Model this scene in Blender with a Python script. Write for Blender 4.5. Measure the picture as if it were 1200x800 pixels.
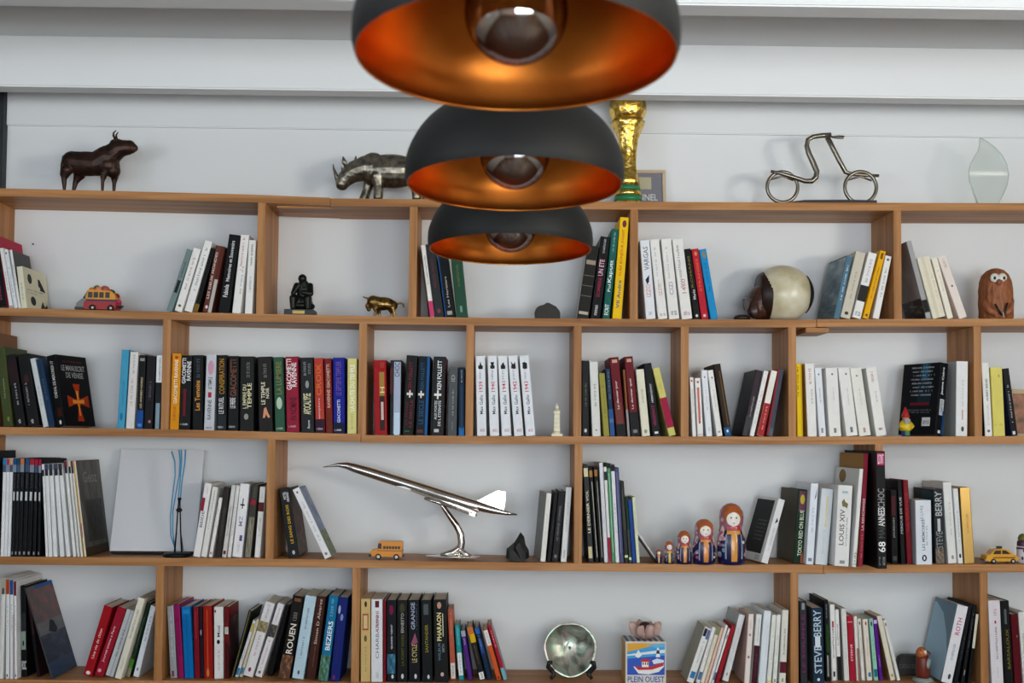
import bpy, bmesh, math, random
from mathutils import Vector, Matrix
random.seed(7)
for _o in list(bpy.data.objects): bpy.data.objects.remove(_o, do_unlink=True)
SC = bpy.context.scene
COL = SC.collection
# ------------------------------------------------------------------ camera
F = 1250.0            # focal length in pixels of the 1200x800 frame
PX, PY = 600.0, 457.0 # principal point
EYE = 1.45            # eye height
YF = 3.17             # distance to the shelf front plane
DEPTH = 0.193         # shelf depth
YW = YF + DEPTH       # wall plane
yaw, pitch, roll = math.atan(18/F), math.atan(55/F), 0.0084
fwd = Vector((math.sin(yaw)*math.cos(pitch), math.cos(yaw)*math.cos(pitch), math.sin(pitch)))
r0 = fwd.cross(Vector((0,0,1))).normalized()
u0_ = r0.cross(fwd)
rgt = r0*math.cos(roll) + u0_*math.sin(roll)
upv = rgt.cross(fwd)
CAMP = Vector((0,0,EYE))
cam = bpy.data.cameras.new('camera'); camo = bpy.data.objects.new('camera', cam); COL.objects.link(camo)
M = Matrix((rgt, upv, -fwd)).transposed().to_4x4(); M.translation = CAMP
camo.matrix_world = M
cam.sensor_width = 36; cam.sensor_fit = 'HORIZONTAL'; cam.lens = 36*F/1200
cam.shift_y = (PY-400)/1200; cam.clip_start = 0.05
cam.dof.use_dof = True; cam.dof.focus_distance = 3.2; cam.dof.aperture_fstop = 7.0
SC.camera = camo

def ray(px, py):
    return rgt*((px-PX)/F) - upv*((py-PY)/F) + fwd
def W(px, py, Y):
    d = ray(px, py); return CAMP + d*(Y/d.y)
def proj(p):
    v = Vector(p)-CAMP; z = v.dot(fwd)
    return PX+F*v.dot(rgt)/z, PY-F*v.dot(upv)/z
# ------------------------------------------------------------------ view, world, daylight
SC.view_settings.view_transform = 'Standard'; SC.view_settings.look = 'None'
SC.view_settings.gamma = 1; SC.view_settings.use_curve_mapping = False
SC.view_settings.exposure = EXPOSURE = 0.52
wd = bpy.data.worlds.new('world'); SC.world = wd; wd.use_nodes = True
wd.node_tree.nodes['Background'].inputs[0].default_value = (0.75, 0.87, 1, 1)
wd.node_tree.nodes['Background'].inputs[1].default_value = 1.2
XL, XR, YR, ZC = -2.7, 3.3, -2.4, EYE+1.163
WINS = [ # centre, size (w,h), wall, colour, watts
    ((XR+0.14, -0.55, 1.75), (1.3, 1.4), 'right', (1.0, 0.945, 0.82), 152),
    ((XL-0.14, -0.6, 1.75), (1.6, 1.4), 'left', (0.82, 0.91, 1.0), 50),
    ((-1.3, YR-0.14, 1.70), (1.6, 1.5), 'rear', (0.80, 0.90, 1.0), 32),
    ((0.9, YR-0.14, 1.27), (2.0, 2.3), 'rear', (0.88, 0.94, 1.0), 105),  # unseen opening, made tall and low to brighten the copper lamp linings
]
TILT = 2.2
for (c, sz, wl, colr, pw) in WINS:
    L = bpy.data.lights.new('window_daylight', 'AREA'); L.shape = 'RECTANGLE'; L.size, L.size_y = sz
    L.energy = pw; L.color = colr
    lo = bpy.data.objects.new('window_daylight', L); COL.objects.link(lo); lo.location = c
    dr = Vector(({'right':-1,'left':1,'rear':0}[wl], 1 if wl == 'rear' else 0, TILT))   # window lamps tipped upwards, an added bias that favours the upper shelves
    lo.rotation_euler = dr.to_track_quat('-Z','Z').to_euler()

# ------------------------------------------------------------------ materials
def lin(h):
    c = [int(h[i:i+2],16)/255 for i in (0,2,4)]
    return tuple(x/12.92 if x <= .04045 else ((x+.055)/1.055)**2.4 for x in c)
_m = {}
def deep(h):   # ink colours: printed darks are deeper than the traced tones
    c = [int(h[i:i+2],16) for i in (0,2,4)]; m = sum(c)/765
    f = .72+.30*min(1, m*1.35) if m < .7 else 1.02
    a = [m*255+(x-m*255)*1.12 for x in c]
    return '%02x%02x%02x' % tuple(max(0,min(250,int(x*f))) for x in a)
def mat(h, rough=.5, metal=0.0, var=.08, scale=60, bump=0, coat=0, spec=.4):
    k = (h, rough, metal, var, scale, bump, coat, spec)
    if k in _m: return _m[k]
    m = bpy.data.materials.new('m_%s_%d' % (h, len(_m))); m.use_nodes = True
    nt = m.node_tree; b = nt.nodes['Principled BSDF']; c = lin(h)
    b.inputs['Roughness'].default_value = rough; b.inputs['Metallic'].default_value = metal
    b.inputs['Specular IOR Level'].default_value = spec
    if coat: b.inputs['Coat Weight'].default_value = coat; b.inputs['Coat Roughness'].default_value = .12
    tc = nt.nodes.new('ShaderNodeTexCoord'); nz = nt.nodes.new('ShaderNodeTexNoise')
    nz.inputs['Scale'].default_value = scale; nz.inputs['Detail'].default_value = 4
    mr = nt.nodes.new('ShaderNodeMixRGB')
    mr.inputs[1].default_value = tuple(x*(1-var) for x in c)+(1,)
    mr.inputs[2].default_value = tuple(min(1,x*(1+var)) for x in c)+(1,)
    nt.links.new(tc.outputs['Object'], nz.inputs['Vector']); nt.links.new(nz.outputs['Fac'], mr.inputs[0])
    nt.links.new(mr.outputs[0], b.inputs['Base Color'])
    if bump:
        bp = nt.nodes.new('ShaderNodeBump'); bp.inputs['Strength'].default_value = bump; bp.inputs['Distance'].default_value = .002
        nt.links.new(nz.outputs['Fac'], bp.inputs['Height']); nt.links.new(bp.outputs[0], b.inputs['Normal'])
    _m[k] = m; return m
def blend_mat(name, stops, scale, rough=.5, metal=0, stretch=(1,1,1), detail=5, bump=0, dist=0, coat=0):
    m = bpy.data.materials.new(name); m.use_nodes = True
    nt = m.node_tree; b = nt.nodes['Principled BSDF']
    b.inputs['Roughness'].default_value = rough; b.inputs['Metallic'].default_value = metal
    if coat: b.inputs['Coat Weight'].default_value = coat
    if name.startswith('oak'): b.inputs['Specular IOR Level'].default_value = .2
    tc = nt.nodes.new('ShaderNodeTexCoord'); mp = nt.nodes.new('ShaderNodeMapping'); mp.inputs['Scale'].default_value = stretch
    nz = nt.nodes.new('ShaderNodeTexNoise'); nz.inputs['Scale'].default_value = scale; nz.inputs['Detail'].default_value = detail
    nz.inputs['Distortion'].default_value = dist
    cr = nt.nodes.new('ShaderNodeValToRGB'); e = cr.color_ramp.elements
    while len(e) < len(stops): e.new(.5)
    for i, (p, h) in enumerate(stops): e[i].position = p; e[i].color = lin(h)+(1,)
    L = nt.links.new
    L(tc.outputs['Object'], mp.inputs[0]); L(mp.outputs[0], nz.inputs['Vector']); L(nz.outputs['Fac'], cr.inputs[0]); L(cr.outputs[0], b.inputs['Base Color'])
    if bump:
        bp = nt.nodes.new('ShaderNodeBump'); bp.inputs['Strength'].default_value = bump; bp.inputs['Distance'].default_value = .003
        L(nz.outputs['Fac'], bp.inputs['Height']); L(bp.outputs[0], b.inputs['Normal'])
    return m
WOOD = [(.25,'87592f'),(.48,'ab7748'),(.62,'bd8857'),(.8,'95683e')]
wood_x = blend_mat('oak_along', WOOD, 9, .45, stretch=(.22,3,5), dist=.6, bump=.08)
wood_z = blend_mat('oak_upright', WOOD, 9, .45, stretch=(5,3,.22), dist=.6, bump=.08)
wallm = mat('e0e2e3', .75, var=.02, scale=2, bump=.03)
farwall = mat('a5a098', .8, var=.03, scale=2)
whitem = mat('e8eaeb', .5, var=.015, scale=3)
pagem = blend_mat('paper_pages', [(.3,'c9bda4'),(.7,'e6dcc8')], 40, .8, stretch=(60,.3,.3))
chrome = mat('d8d2cc', .09, 1, .03)
# ------------------------------------------------------------------ object helpers
def meta(o, label=None, cat=None, group=None, kind=None):
    if label: o['label'] = label
    if cat: o['category'] = cat
    if group: o['group'] = group
    if kind: o['kind'] = kind
    return o
def link(name, me, parent=None):
    o = bpy.data.objects.new(name, me); COL.objects.link(o)
    if parent: o.parent = parent
    return o
def empty(name, loc=(0,0,0), label=None, cat=None, group=None):
    o = link(name, None); o.location = loc; o.empty_display_size = .05
    return meta(o, label, cat, group)
class MB:
    """collects shapes; with frame=(px0,py0,s) points are traced pixels (x, y, depth) scaled to metres"""
    def __init__(s, fr=None): s.v = []; s.f = []; s.sm = []; s.mi = []; s.fr = fr; s.k = fr[2] if fr else 1; s.m = 0
    def q(s, p):
        if s.fr:
            d = p[2] if len(p) > 2 else 0
            return Vector(((p[0]-s.fr[0])*s.k, d*s.k, (s.fr[1]-p[1])*s.k))
        return Vector(p)
    def add(s, vs, fs, smooth=True):
        n = len(s.v); s.v += [tuple(x) for x in vs]
        for f in fs: s.f.append(tuple(i+n for i in f)); s.sm.append(smooth); s.mi.append(s.m)
        return s
    def box(s, x0, x1, y0, y1, z0, z1):
        vs = [(x,y,z) for z in (z0,z1) for y in (y0,y1) for x in (x0,x1)]
        return s.add(vs, [(0,2,3,1),(4,5,7,6),(0,1,5,4),(1,3,7,5),(3,2,6,7),(2,0,4,6)], False)
    def pbox(s, x0, x1, ya, yb, d0, d1):   # pixel box: ya top, yb bottom
        a = s.q((x0,yb,d0)); b = s.q((x1,ya,d1)); return s.box(a.x,b.x,a.y,b.y,a.z,b.z)
    def tube(s, pts, rads, n=10, cap=True, flat=1.0):
        P = [s.q(p) for p in pts]; k = s.k
        if not hasattr(rads,'__len__'): rads = [rads]*len(P)
        vs = []; fs = []; ref = None
        for i, p in enumerate(P):
            t = (P[min(i+1,len(P)-1)]-P[max(i-1,0)]).normalized()
            if ref is None: ref = Vector((0,1,0)) if abs(t.y) < .9 else Vector((1,0,0))
            a = (ref - t*ref.dot(t)).normalized(); ref = a; b = t.cross(a)
            for j in range(n):
                w = 2*math.pi*j/n; vs.append(p+(a*math.cos(w)*flat+b*math.sin(w))*rads[i]*k)
        for i in range(len(P)-1):
            for j in range(n): fs.append((i*n+j, i*n+(j+1)%n, (i+1)*n+(j+1)%n, (i+1)*n+j))
        if cap: fs.append(tuple(range(n))[::-1]); fs.append(tuple(range((len(P)-1)*n, len(P)*n)))
        return s.add(vs, fs)
    def ell(s, c, r, rot=0, n=16, m=10):
        c = s.q(c); k = s.k; R = Matrix.Rotation(math.radians(rot), 3, 'Y')
        if not hasattr(r,'__len__'): r = (r,r,r)
        vs = [c+R@Vector((0,0,r[2]*k))]; fs = []
        for i in range(1, m):
            th = math.pi*i/m
            for j in range(n):
                w = 2*math.pi*j/n
                vs.append(c+R@Vector((r[0]*math.sin(th)*math.cos(w), r[1]*math.sin(th)*math.sin(w), r[2]*math.cos(th)))*k)
        vs.append(c-R@Vector((0,0,r[2]*k)))
        for j in range(n): fs.append((0, 1+j, 1+(j+1)%n))
        for i in range(m-2):
            for j in range(n):
                a = 1+i*n; fs.append((a+j, a+n+j, a+n+(j+1)%n, a+(j+1)%n))
        l = 1+(m-2)*n
        for j in range(n): fs.append((l+j, len(vs)-1, l+(j+1)%n))
        return s.add(vs, fs)
    def cap(s, *pr):   # chain of (x,y,d,r): tapered capsule chain
        for i, p in enumerate(pr): s.ell(p[:3], p[3], n=12, m=8)
        for a, b in zip(pr, pr[1:]): s.tube([a[:3], b[:3]], [a[3], b[3]], 12)
        return s
    def lathe(s, cx, prof, d=0, n=24, mod=None, cy=0):
        vs = []; fs = []
        for (r, y) in prof:
            for j in range(n):
                w = 2*math.pi*j/n; rr = r*(mod(w, y) if mod else 1)
                vs.append(s.q((cx+rr*math.cos(w), y, d+rr*math.sin(w))))
        for i in range(len(prof)-1):
            for j in range(n): fs.append((i*n+j, i*n+(j+1)%n, (i+1)*n+(j+1)%n, (i+1)*n+j))
        fs.append(tuple(range(n))[::-1]); fs.append(tuple(range((len(prof)-1)*n, len(prof)*n)))
        return s.add(vs, fs)
    def torus(s, c, R, r, axis='Y', n=36, m=10, arc=(0,360), sq=1):
        c = s.q(c); k = s.k; vs = []; fs = []; full = arc[1]-arc[0] >= 360
        cnt = n if full else n+1
        for i in range(cnt):
            w = math.radians(arc[0]+(arc[1]-arc[0])*i/n)
            for j in range(m):
                t = 2*math.pi*j/m; q = R+r*math.cos(t); h = r*math.sin(t)*sq
                v = Vector((q*math.cos(w), h, q*math.sin(w))) if axis == 'Y' else Vector((q*math.cos(w), q*math.sin(w), h))
                vs.append(c+v*k)
        for i in range(cnt if full else cnt-1):
            for j in range(m): fs.append((i*m+j, i*m+(j+1)%m, ((i+1)%cnt)*m+(j+1)%m, ((i+1)%cnt)*m+j))
        return s.add(vs, fs)
    def prism(s, out, d0, d1, smooth=False):   # outline (x,y) pixels, extruded in depth
        n = len(out); a = [s.q((x,y,d0)) for x,y in out]; b = [s.q((x,y,d1)) for x,y in out]
        fs = [tuple(range(n)), tuple(range(2*n-1, n-1, -1))]+[(i, i+n, (i+1)%n+n, (i+1)%n) for i in range(n)]
        return s.add(a+b, fs, smooth)
    def mesh(s, name='mesh', bevel=0, seg=2):
        me = bpy.data.meshes.new(name); me.from_pydata(s.v, [], s.f)
        me.polygons.foreach_set('use_smooth', s.sm); me.polygons.foreach_set('material_index', s.mi)
        bm = bmesh.new(); bm.from_mesh(me); bmesh.ops.recalc_face_normals(bm, faces=bm.faces)
        if bevel:
            ed = [e for e in bm.edges if len(e.link_faces) == 2 and e.calc_face_angle(0) > .6]
            bmesh.ops.bevel(bm, geom=ed, offset=bevel, segments=seg, affect='EDGES', clamp_overlap=True)
        bm.to_mesh(me); bm.free(); me.update(); return me
    def build(s, name, m, parent=None, bevel=0, remesh=0, smooth=3, sub=0, label=None):
        me = s.mesh(name, bevel)
        if remesh or sub:
            t = link('temporary', me)
            if remesh:
                md = t.modifiers.new('r','REMESH'); md.mode = 'VOXEL'; md.voxel_size = remesh; md.use_smooth_shade = True
                if smooth: sm = t.modifiers.new('s','SMOOTH'); sm.iterations = smooth; sm.factor = .5
            if sub: sd = t.modifiers.new('d','SUBSURF'); sd.levels = sub; sd.render_levels = sub
            dg = bpy.context.evaluated_depsgraph_get(); dg.update()
            me2 = bpy.data.meshes.new_from_object(t.evaluated_get(dg)); bpy.data.objects.remove(t); bpy.data.meshes.remove(me)
            me = me2; me.name = name; me.materials.clear()
            me.polygons.foreach_set('use_smooth', [True]*len(me.polygons))
        for mm in (m if isinstance(m, (list,tuple)) else [m]): me.materials.append(mm)
        o = link(name, me, parent)
        if label: o['label'] = label
        return o
# unit meshes for print: text, pseudo lettering for lines too small to read, plain panels
_u = {}
def unit(me):
    xs = [v.co.x for v in me.vertices]; ys = [v.co.y for v in me.vertices]
    x0, y0 = min(xs), min(ys); w = max(xs)-x0 or 1; h = max(ys)-y0 or 1
    for v in me.vertices: v.co = ((v.co.x-x0)/w, (v.co.y-y0)/h, 0)
    me.materials.clear(); me.materials.append(None); return me
def text_unit(t):
    if t in _u: return _u[t]
    cu = bpy.data.curves.new('lettering','FONT'); cu.body = t; cu.resolution_u = 2; cu.offset = .012; cu.space_line = .85
    o = link('temporary', cu); dg = bpy.context.evaluated_depsgraph_get(); dg.update()
    me = bpy.data.meshes.new_from_object(o.evaluated_get(dg)); bpy.data.objects.remove(o); bpy.data.curves.remove(cu)
    me.name = 'lettering'; _u[t] = unit(me); return _u[t]
def scrib_unit(n, k):
    key = ('scribble', n, k)
    if key in _u: return _u[key]
    rr = random.Random(n*31+k); mb = MB(); x = 0
    def r(x0,x1,y0,y1): mb.add([(x0,y0,0),(x1,y0,0),(x1,y1,0),(x0,y1,0)], [(0,1,2,3)], False)
    for i in range(n):
        if rr.random() < .13 and 0 < i < n-1: x += .7; continue
        w = rr.choice((.35,.6,.6,.7)); h = rr.choice((.75,1,.75,.75))
        r(x, x+.17, 0, h)
        if w > .4:
            t = rr.random()
            if t < .7: r(x+w-.17, x+w, 0, .75)
            if t > .3: r(x+.17, x+w-.17, .58, .75)
            if rr.random() < .6: r(x+.17, x+w-.17, 0, .17)
        x += w+.22
    _u[key] = unit(mb.mesh('lettering')); return _u[key]
def panel_unit():
    if 'panel' not in _u:
        me = bpy.data.meshes.new('panel'); me.from_pydata([(0,0,0),(1,0,0),(1,1,0),(0,1,0)], [], [(0,1,2,3)]); _u['panel'] = unit(me)
    return _u['panel']
def disc_unit():
    if 'disc' not in _u:
        me = bpy.data.meshes.new('disc'); n = 18
        me.from_pydata([(.5+.5*math.cos(i*2*math.pi/n), .5+.5*math.sin(i*2*math.pi/n),0) for i in range(n)], [], [tuple(range(n))]); _u['disc'] = unit(me)
    return _u['disc']
def poly_unit(pts):
    k = ('poly',)+tuple(pts)
    if k not in _u:
        me = bpy.data.meshes.new('shape'); me.from_pydata([(x,y,0) for x,y in pts], [], [tuple(range(len(pts)))])
        me.materials.append(None); _u[k] = me
    return _u[k]
def decal(name, me, m, parent, org, U, V, u0, u1, v0, v1, turn=False):
    """lay unit mesh me onto the face org+u*U+v*V; turn=True reads bottom to top"""
    o = link(name, me, parent); o.material_slots[0].link = 'OBJECT'; o.material_slots[0].material = m
    N = U.cross(V).normalized()
    if turn: X = V*(v1-v0); Yv = -U*(u1-u0); og = org+U*u1+V*v0
    else: X = U*(u1-u0); Yv = V*(v1-v0); og = org+U*u0+V*v0
    Mx = Matrix((X, Yv, N)).transposed().to_4x4(); Mx.translation = og
    o.matrix_local = Mx; return o
# ================================================================== the room
def struct(name, mb, m, label, cat, parent=None, bevel=0):
    o = mb.build(name, m, parent, bevel); 
    if not parent: meta(o, label, cat, kind='structure')
    return o
struct('wall_back', MB().box(XL-.1, XR+.1, YW, YW+.12, 0, ZC+.1), wallm, 'plain white wall behind the oak bookcase', 'wall')
struct('floor', MB().box(XL-.1, XR+.1, YR-.1, YW+.1, -.06, 0), blend_mat('floor_oak', [(.3,'3a2a1e'),(.7,'4c3828')], 4, .4, stretch=(1,8,1)), 'wooden floor below the bookcase', 'floor')
struct('ceiling', MB().box(XL-.1, XR+.1, YR-.1, YW+.1, ZC, ZC+.08), wallm, 'white ceiling between the beams', 'ceiling')
def holed(name, wl, holes, label):
    mb = MB()
    if wl != 'rear': a0, a1 = YR-.1, YW
    else: a0, a1 = XL-.1, XR+.1
    def seg(s0,s1,z0,z1):
        if s1-s0 < .01 or z1-z0 < .01: return
        if wl == 'right': mb.box(XR, XR+.12, s0, s1, z0, z1)
        elif wl == 'left': mb.box(XL-.12, XL, s0, s1, z0, z1)
        else: mb.box(s0, s1, YR-.12, YR, z0, z1)
    cur = a0
    for (s0, s1, z0, z1) in holes:
        seg(cur, s0, 0, ZC); seg(s0, s1, 0, z0); seg(s0, s1, z1, ZC); cur = s1
    seg(cur, a1, 0, ZC)
    struct(name, mb, farwall, label, 'wall')
holes = {'right': [], 'left': [], 'rear': []}
for i, (c, sz, wl, colr, pw) in enumerate(WINS):
    a = c[0] if wl == 'rear' else c[1]
    s0, s1, z0, z1 = a-sz[0]/2, a+sz[0]/2, c[2]-sz[1]/2, c[2]+sz[1]/2
    holes[wl].append((s0, s1, z0, z1))
    mb = MB(); t = .05
    for (p0, p1, q0, q1) in ((s0,s1,z0,z0+t),(s0,s1,z1-t,z1),(s0,s0+t,z0+t,z1-t),(s1-t,s1,z0+t,z1-t),(a-.02,a+.02,z0+t,z1-t)):
        if wl == 'right': mb.box(XR+.02, XR+.08, p0, p1, q0, q1)
        elif wl == 'left': mb.box(XL-.08, XL-.02, p0, p1, q0, q1)
        else: mb.box(p0, p1, YR-.08, YR-.02, q0, q1)
    struct('window_%d' % (i+1), mb, whitem, ['white framed window in the right side wall','white framed window in the left side wall','smaller white framed window in the wall opposite the bookcase','unseen tall white window opposite the bookcase, shaped low to light the copper shades'][i], 'window')
holed('wall_right', 'right', holes['right'], 'grey-beige side wall with a large window at the right')
holed('wall_left', 'left', holes['left'], 'grey-beige side wall with a window at the left')
holed('wall_rear', 'rear', holes['rear'], 'grey-beige wall with windows opposite the bookcase')
# upper wall panel with its shadow line, dark post at the left
zp = W(600, 155, YW).z
struct('trim_1', MB().box(W(9,130,YW).x, XR, YW-.011, YW, zp, ZC), wallm, 'slightly raised white panel along the top of the back wall', 'panel', bevel=.003)
struct('trim_2', MB().box(XL, W(9,160,YW).x-.001, YW-.03, YW, 0, ZC), mat('23272a', .5), 'dark charcoal upright strip at the left end of the wall', 'trim')
# beams: traced where they stand, wall-parallel joists
BB = EYE + W(600,108.5,3.10).z-EYE
bh = [(3.10,3.16),(2.445,2.513),(1.86,1.925),(1.24,1.305),(.62,.685),(-.1,-.035),(-.8,-.735),(-1.5,-1.435),(-2.1,-2.035)]
bl = ['white ceiling beam nearest the wall, above the top shelf','white ceiling beam second from the wall','white ceiling beam third from the wall','white ceiling beam fourth from the wall','white ceiling beam fifth from the wall','white ceiling beam sixth from the wall','white ceiling beam seventh from the wall','white ceiling beam eighth from the wall','white ceiling beam farthest from the wall']
for i, ((a,b),l) in enumerate(zip(bh, bl)):
    o = struct('trim_%d' % (i+3), MB().box(XL, XR, a, b, BB, ZC+.01), whitem, l, 'beam', bevel=.004); o['group'] = 'white ceiling beams'
# ================================================================== the bookcase
case = empty('bookcase', (0, YF, .3), 'oak wall bookcase with long shelves and staggered uprights full of books', 'bookcase')
SH = {0: [[(-260,214.5),(0,220.5),(150,224),(300,228),(387,231.5)], [(387,232.2),(500,233.3),(700,236),(900,237),(1050,237.5),(1480,238.6)]],
      1: [[(-260,354.8),(0,360.5),(190,365),(300,367.5),(450,370.5),(600,372.5),(800,374),(957,374.3)], [(957,373.8),(1200,373.2),(1480,372.6)]],
      2: [[(-260,495.8),(0,500),(190,502.8),(300,505.3),(423,508.5)], [(423,509.5),(600,511),(900,511.5),(1480,510.6)]],
      3: [[(-260,650.4),(0,652),(300,654.5),(450,656.3),(600,659),(800,661),(965,661.7)], [(965,662.2),(1200,661),(1480,660)]],
      4: [[(-260,795),(300,798),(600,801),(900,802),(1480,802)]]}
TH = .0235
SHW = {k: [[W(x,y,YF) for x,y in sg] for sg in v] for k, v in SH.items()}
def shelf_z(k, X):
    for sg in SHW[k]:
        for a, b in zip(sg, sg[1:]):
            if a.x <= X <= b.x: return a.z+(b.z-a.z)*(X-a.x)/(b.x-a.x)
    return SHW[k][0][0].z if X < SHW[k][0][0].x else SHW[k][-1][-1].z
def cpart(name, mb, m, bevel=0, label=None):
    o = mb.build(name, m, case, bevel, label=label); o.location = (-case.location.x, -case.location.y, -case.location.z); return o
for k, segs in SHW.items():
    for si, sg in enumerate(segs):
        mb = MB(); n = len(sg); g = .0006
        for (dx, P) in ((0, sg),):
            vs = []
            for i, p in enumerate(P):
                x = p.x + (g if (i == 0 and si) else 0) - (g if (i == n-1 and si == 0 and len(segs) > 1) else 0)
                vs += [(x,YF,p.z),(x,YW,p.z),(x,YW,p.z-TH),(x,YF,p.z-TH)]
            fs = [(0,1,2,3), tuple(4*(n-1)+j for j in (3,2,1,0))]
            for i in range(n-1):
                for j in range(4): fs.append((4*i+j, 4*i+4+j, 4*i+4+(j+1)%4, 4*i+(j+1)%4))
            mb.add(vs, fs, False)
        cpart('shelf_board', mb, wood_x, .0012)
UP = {1: [-28, 301, 479.3, 738.5, 1047.5, 1470], 2: [-33, 189.5, 420, 545.8, 672.2, 798, 924, 1141.5, 1470], 3: [-40, 312, 673, 1026, 1470], 4: [-60, 181.3, 412, 926.5, 1149, 1470]}
UW = .0235
UPX = {}
for k, xs in UP.items():
    UPX[k] = []
    for x in xs:
        ym = {1:305, 2:440, 3:585, 4:730}[k]; X = W(x, ym, YF).x
        z0 = min(shelf_z(k,X), shelf_z(k,X+UW)); z1 = max(shelf_z(k-1,X), shelf_z(k-1,X+UW))-TH
        UPX[k].append((X, X+UW))
        cpart('upright', MB().box(X, X+UW, YF+.0008, YW, z0, z1), wood_z, .0012)
# small jointing blocks below the board joints
a = W(931.5,385,YF+.004); b = W(972,393,YF+.004); zt = shelf_z(1, a.x)-TH
cpart('joint_block', MB().box(W(944,388,YF+.01).x, b.x, YF+.006, YF+.13, zt-.014, zt), wood_x, .001)
a = W(936,672,YF); zt = shelf_z(3, a.x)-TH
cpart('joint_block', MB().box(a.x+.002, W(969,672,YF).x, YF+.01, YF+.13, zt-.004, zt), wood_x, .0008)
a = W(350,245,YF); zt = shelf_z(0, a.x)-TH
cpart('joint_block', MB().box(W(330,250,YF+.1).x, W(398,250,YF+.1).x, YF+.03, YF+.15, zt-.005, zt+.001), wood_x, .0008)
# little screw left in the wall
p = W(39,286,YW)
sc = MB().ell((p.x, YW-.002, p.z), (.0035,.003,.0028), n=10, m=6).build('wall_screw', mat('3a3a3c',.4,.8)); meta(sc, 'tiny dark screw left in the white wall above the toy van', 'screw')
# ================================================================== books
ORD = ['first','second','third','fourth','fifth','sixth','seventh','eighth','ninth','tenth','eleventh','twelfth','thirteenth','fourteenth','fifteenth','sixteenth','seventeenth','eighteenth','nineteenth','twentieth']
CL = []      # clusters: dict(row, phrase, group, books)
def cluster(row, phrase, group): CL.append(dict(row=row, phrase=phrase, group=group, books=[]))
def b(xb, w, xt, yt, col, desc, *dec, **o): CL[-1]['books'].append(dict(xb=xb, w=w, xt=xt, yt=yt, col=col, desc=desc, dec=dec, **o))
def T(t, v0, v1, col, u0=.24, u1=.76, side='S', turn=None): return ('T', t, v0, v1, col, u0, u1, side, turn)
def S(v0, v1, col, u0=.34, u1=.66, n=14, side='S', turn=None): return ('S', n, v0, v1, col, u0, u1, side, turn)
def P(v0, v1, col, u0=0, u1=1, side='S'): return ('P', None, v0, v1, col, u0, u1, side, False)
def D(v0, v1, col, u0=.3, u1=.7, side='S'): return ('D', None, v0, v1, col, u0, u1, side, False)
def N(v0, v1, cols, u0=0, u1=1, side='R', sc=4, st=(1,1,1)): return ('N', (cols, sc, st), v0, v1, '', u0, u1, side, False)
_nm = {}
def nmat(a):
    if a not in _nm:
        cols, sc, st = a; n = len(cols)
        _nm[a] = blend_mat('printed_picture', [(.28+.44*i/(n-1), deep(c)) for i, c in enumerate(cols)], sc, .5, stretch=st, detail=6, dist=.4)
    return _nm[a]
def Q(pts, col, side='R'): return ('Q', pts, 0, 1, col, 0, 1, side, False)
Wh, Wb, Wg, Cr, Bk, Gd = 'e9e7e3', 'e3e6ea', 'cfcfcc', 'e6dfca', '101113', '2b2d2f'
LG, DG, LW, RD = '8f9296', '4b4e52', 'dddddd', 'a8303a'
# ---- row 1
cluster(1, "top row's far-left group", 'books at the far left of the top row')
b(-6,13,-17,277,Bk,'black spined book with magenta covers',S(.1,.3,'cc5577'),rc='c2304f',lc='c2304f',d=165)
b(10.5,5,-1,291,Wh,'slim white paperback',S(.3,.6,LG),P(.0,.04,'b9a0a4'))
b(16,5,4,293,Wb,'slim white paperback with bluish spine',S(.2,.7,LG),D(.92,.96,DG))
b(21,4.3,10.5,293,Wh,'white spined paperback with dark grey cover',S(.4,.75,LG),rc='5a5c5e',d=120)
b(22.5,10,17,312.5,'dcd8c0','short cream book with black cover vignettes',S(.2,.62,'8aa0a8'),D(.62,.86,'2e2e28',.16,.34,'R'),D(.1,.32,'2e2e28',.2,.42,'R'),Q([(.6,.62),(.86,.56),(.9,.5),(.66,.52),(.68,.8),(.6,.8)],'35352e'),Q([(.6,.06),(.95,.06),(.9,.2),(.8,.12),(.72,.26)],'35352e'),S(.45,.49,'6a6a5e',.1,.8,20,'R'),S(.38,.41,'6a6a5e',.1,.8,20,'R'),d=165)
cluster(1, "top row's group past the toy van", 'books right of the toy van')
b(194,7.6,219,291,'7d9190','slim grey-teal paperback',P(.3,.5,'20282a',.25,.8),S(.55,.8,'3a4a4c'))
b(203,9.8,226.3,289.5,Wh,'white paperback with tiny seal on spine',S(.35,.85,'b59a92'),D(.07,.11,'7a6a40'))
b(215,9.8,240,281,Wh,'taller white paperback leaning right',S(.3,.9,LG))
b(226,5.6,247,290,'12120f','thin black paperback with ochre foot',P(.0,.13,'8a6a20'))
b(236.5,11,253,287,'6f4038','dusty brown book with white title',P(0,.5,'b9b6b0',.62,1),P(.5,1,'6a3020',.62,1),T('LES DEUX MONDES',.2,.9,'d8c8c0',.14,.4),D(.05,.1,'e0d0d0',.2,.5))
b(255,13.6,268.4,274,'141416','black hardback with white vertical title',T('Memoires et Souvenirs',.4,.92,'dadada',.3,.62),T('Fabiola',.2,.36,'e6e6e6',.25,.65),d=155)
b(271,11.6,281.6,274.5,Wh,'white paperback with red author name',S(.55,.96,'c0656a',.3,.55),S(.25,.6,LG,.6,.8))
b(285.6,10,290.6,281,Wh,'white paperback with grey title beside upright',T('YANN QUEFFEL',.65,.95,'54585c',.4,.68),S(.3,.5,LG))
cluster(1, 'group left under the smallest pendant', 'books left under the smallest pendant')
b(502,6,491,287.5,Wh,'white book wrapped in pink band at foot',P(0,.22,'cf4a78'),S(.45,.85,'777777'),P(0,.22,'b23048',0,1,'L'),lc='c8b29c',yaw=-5,sb=6,d=110)  # left cover's tan and darker band carry that side's shade in their colour
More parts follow.
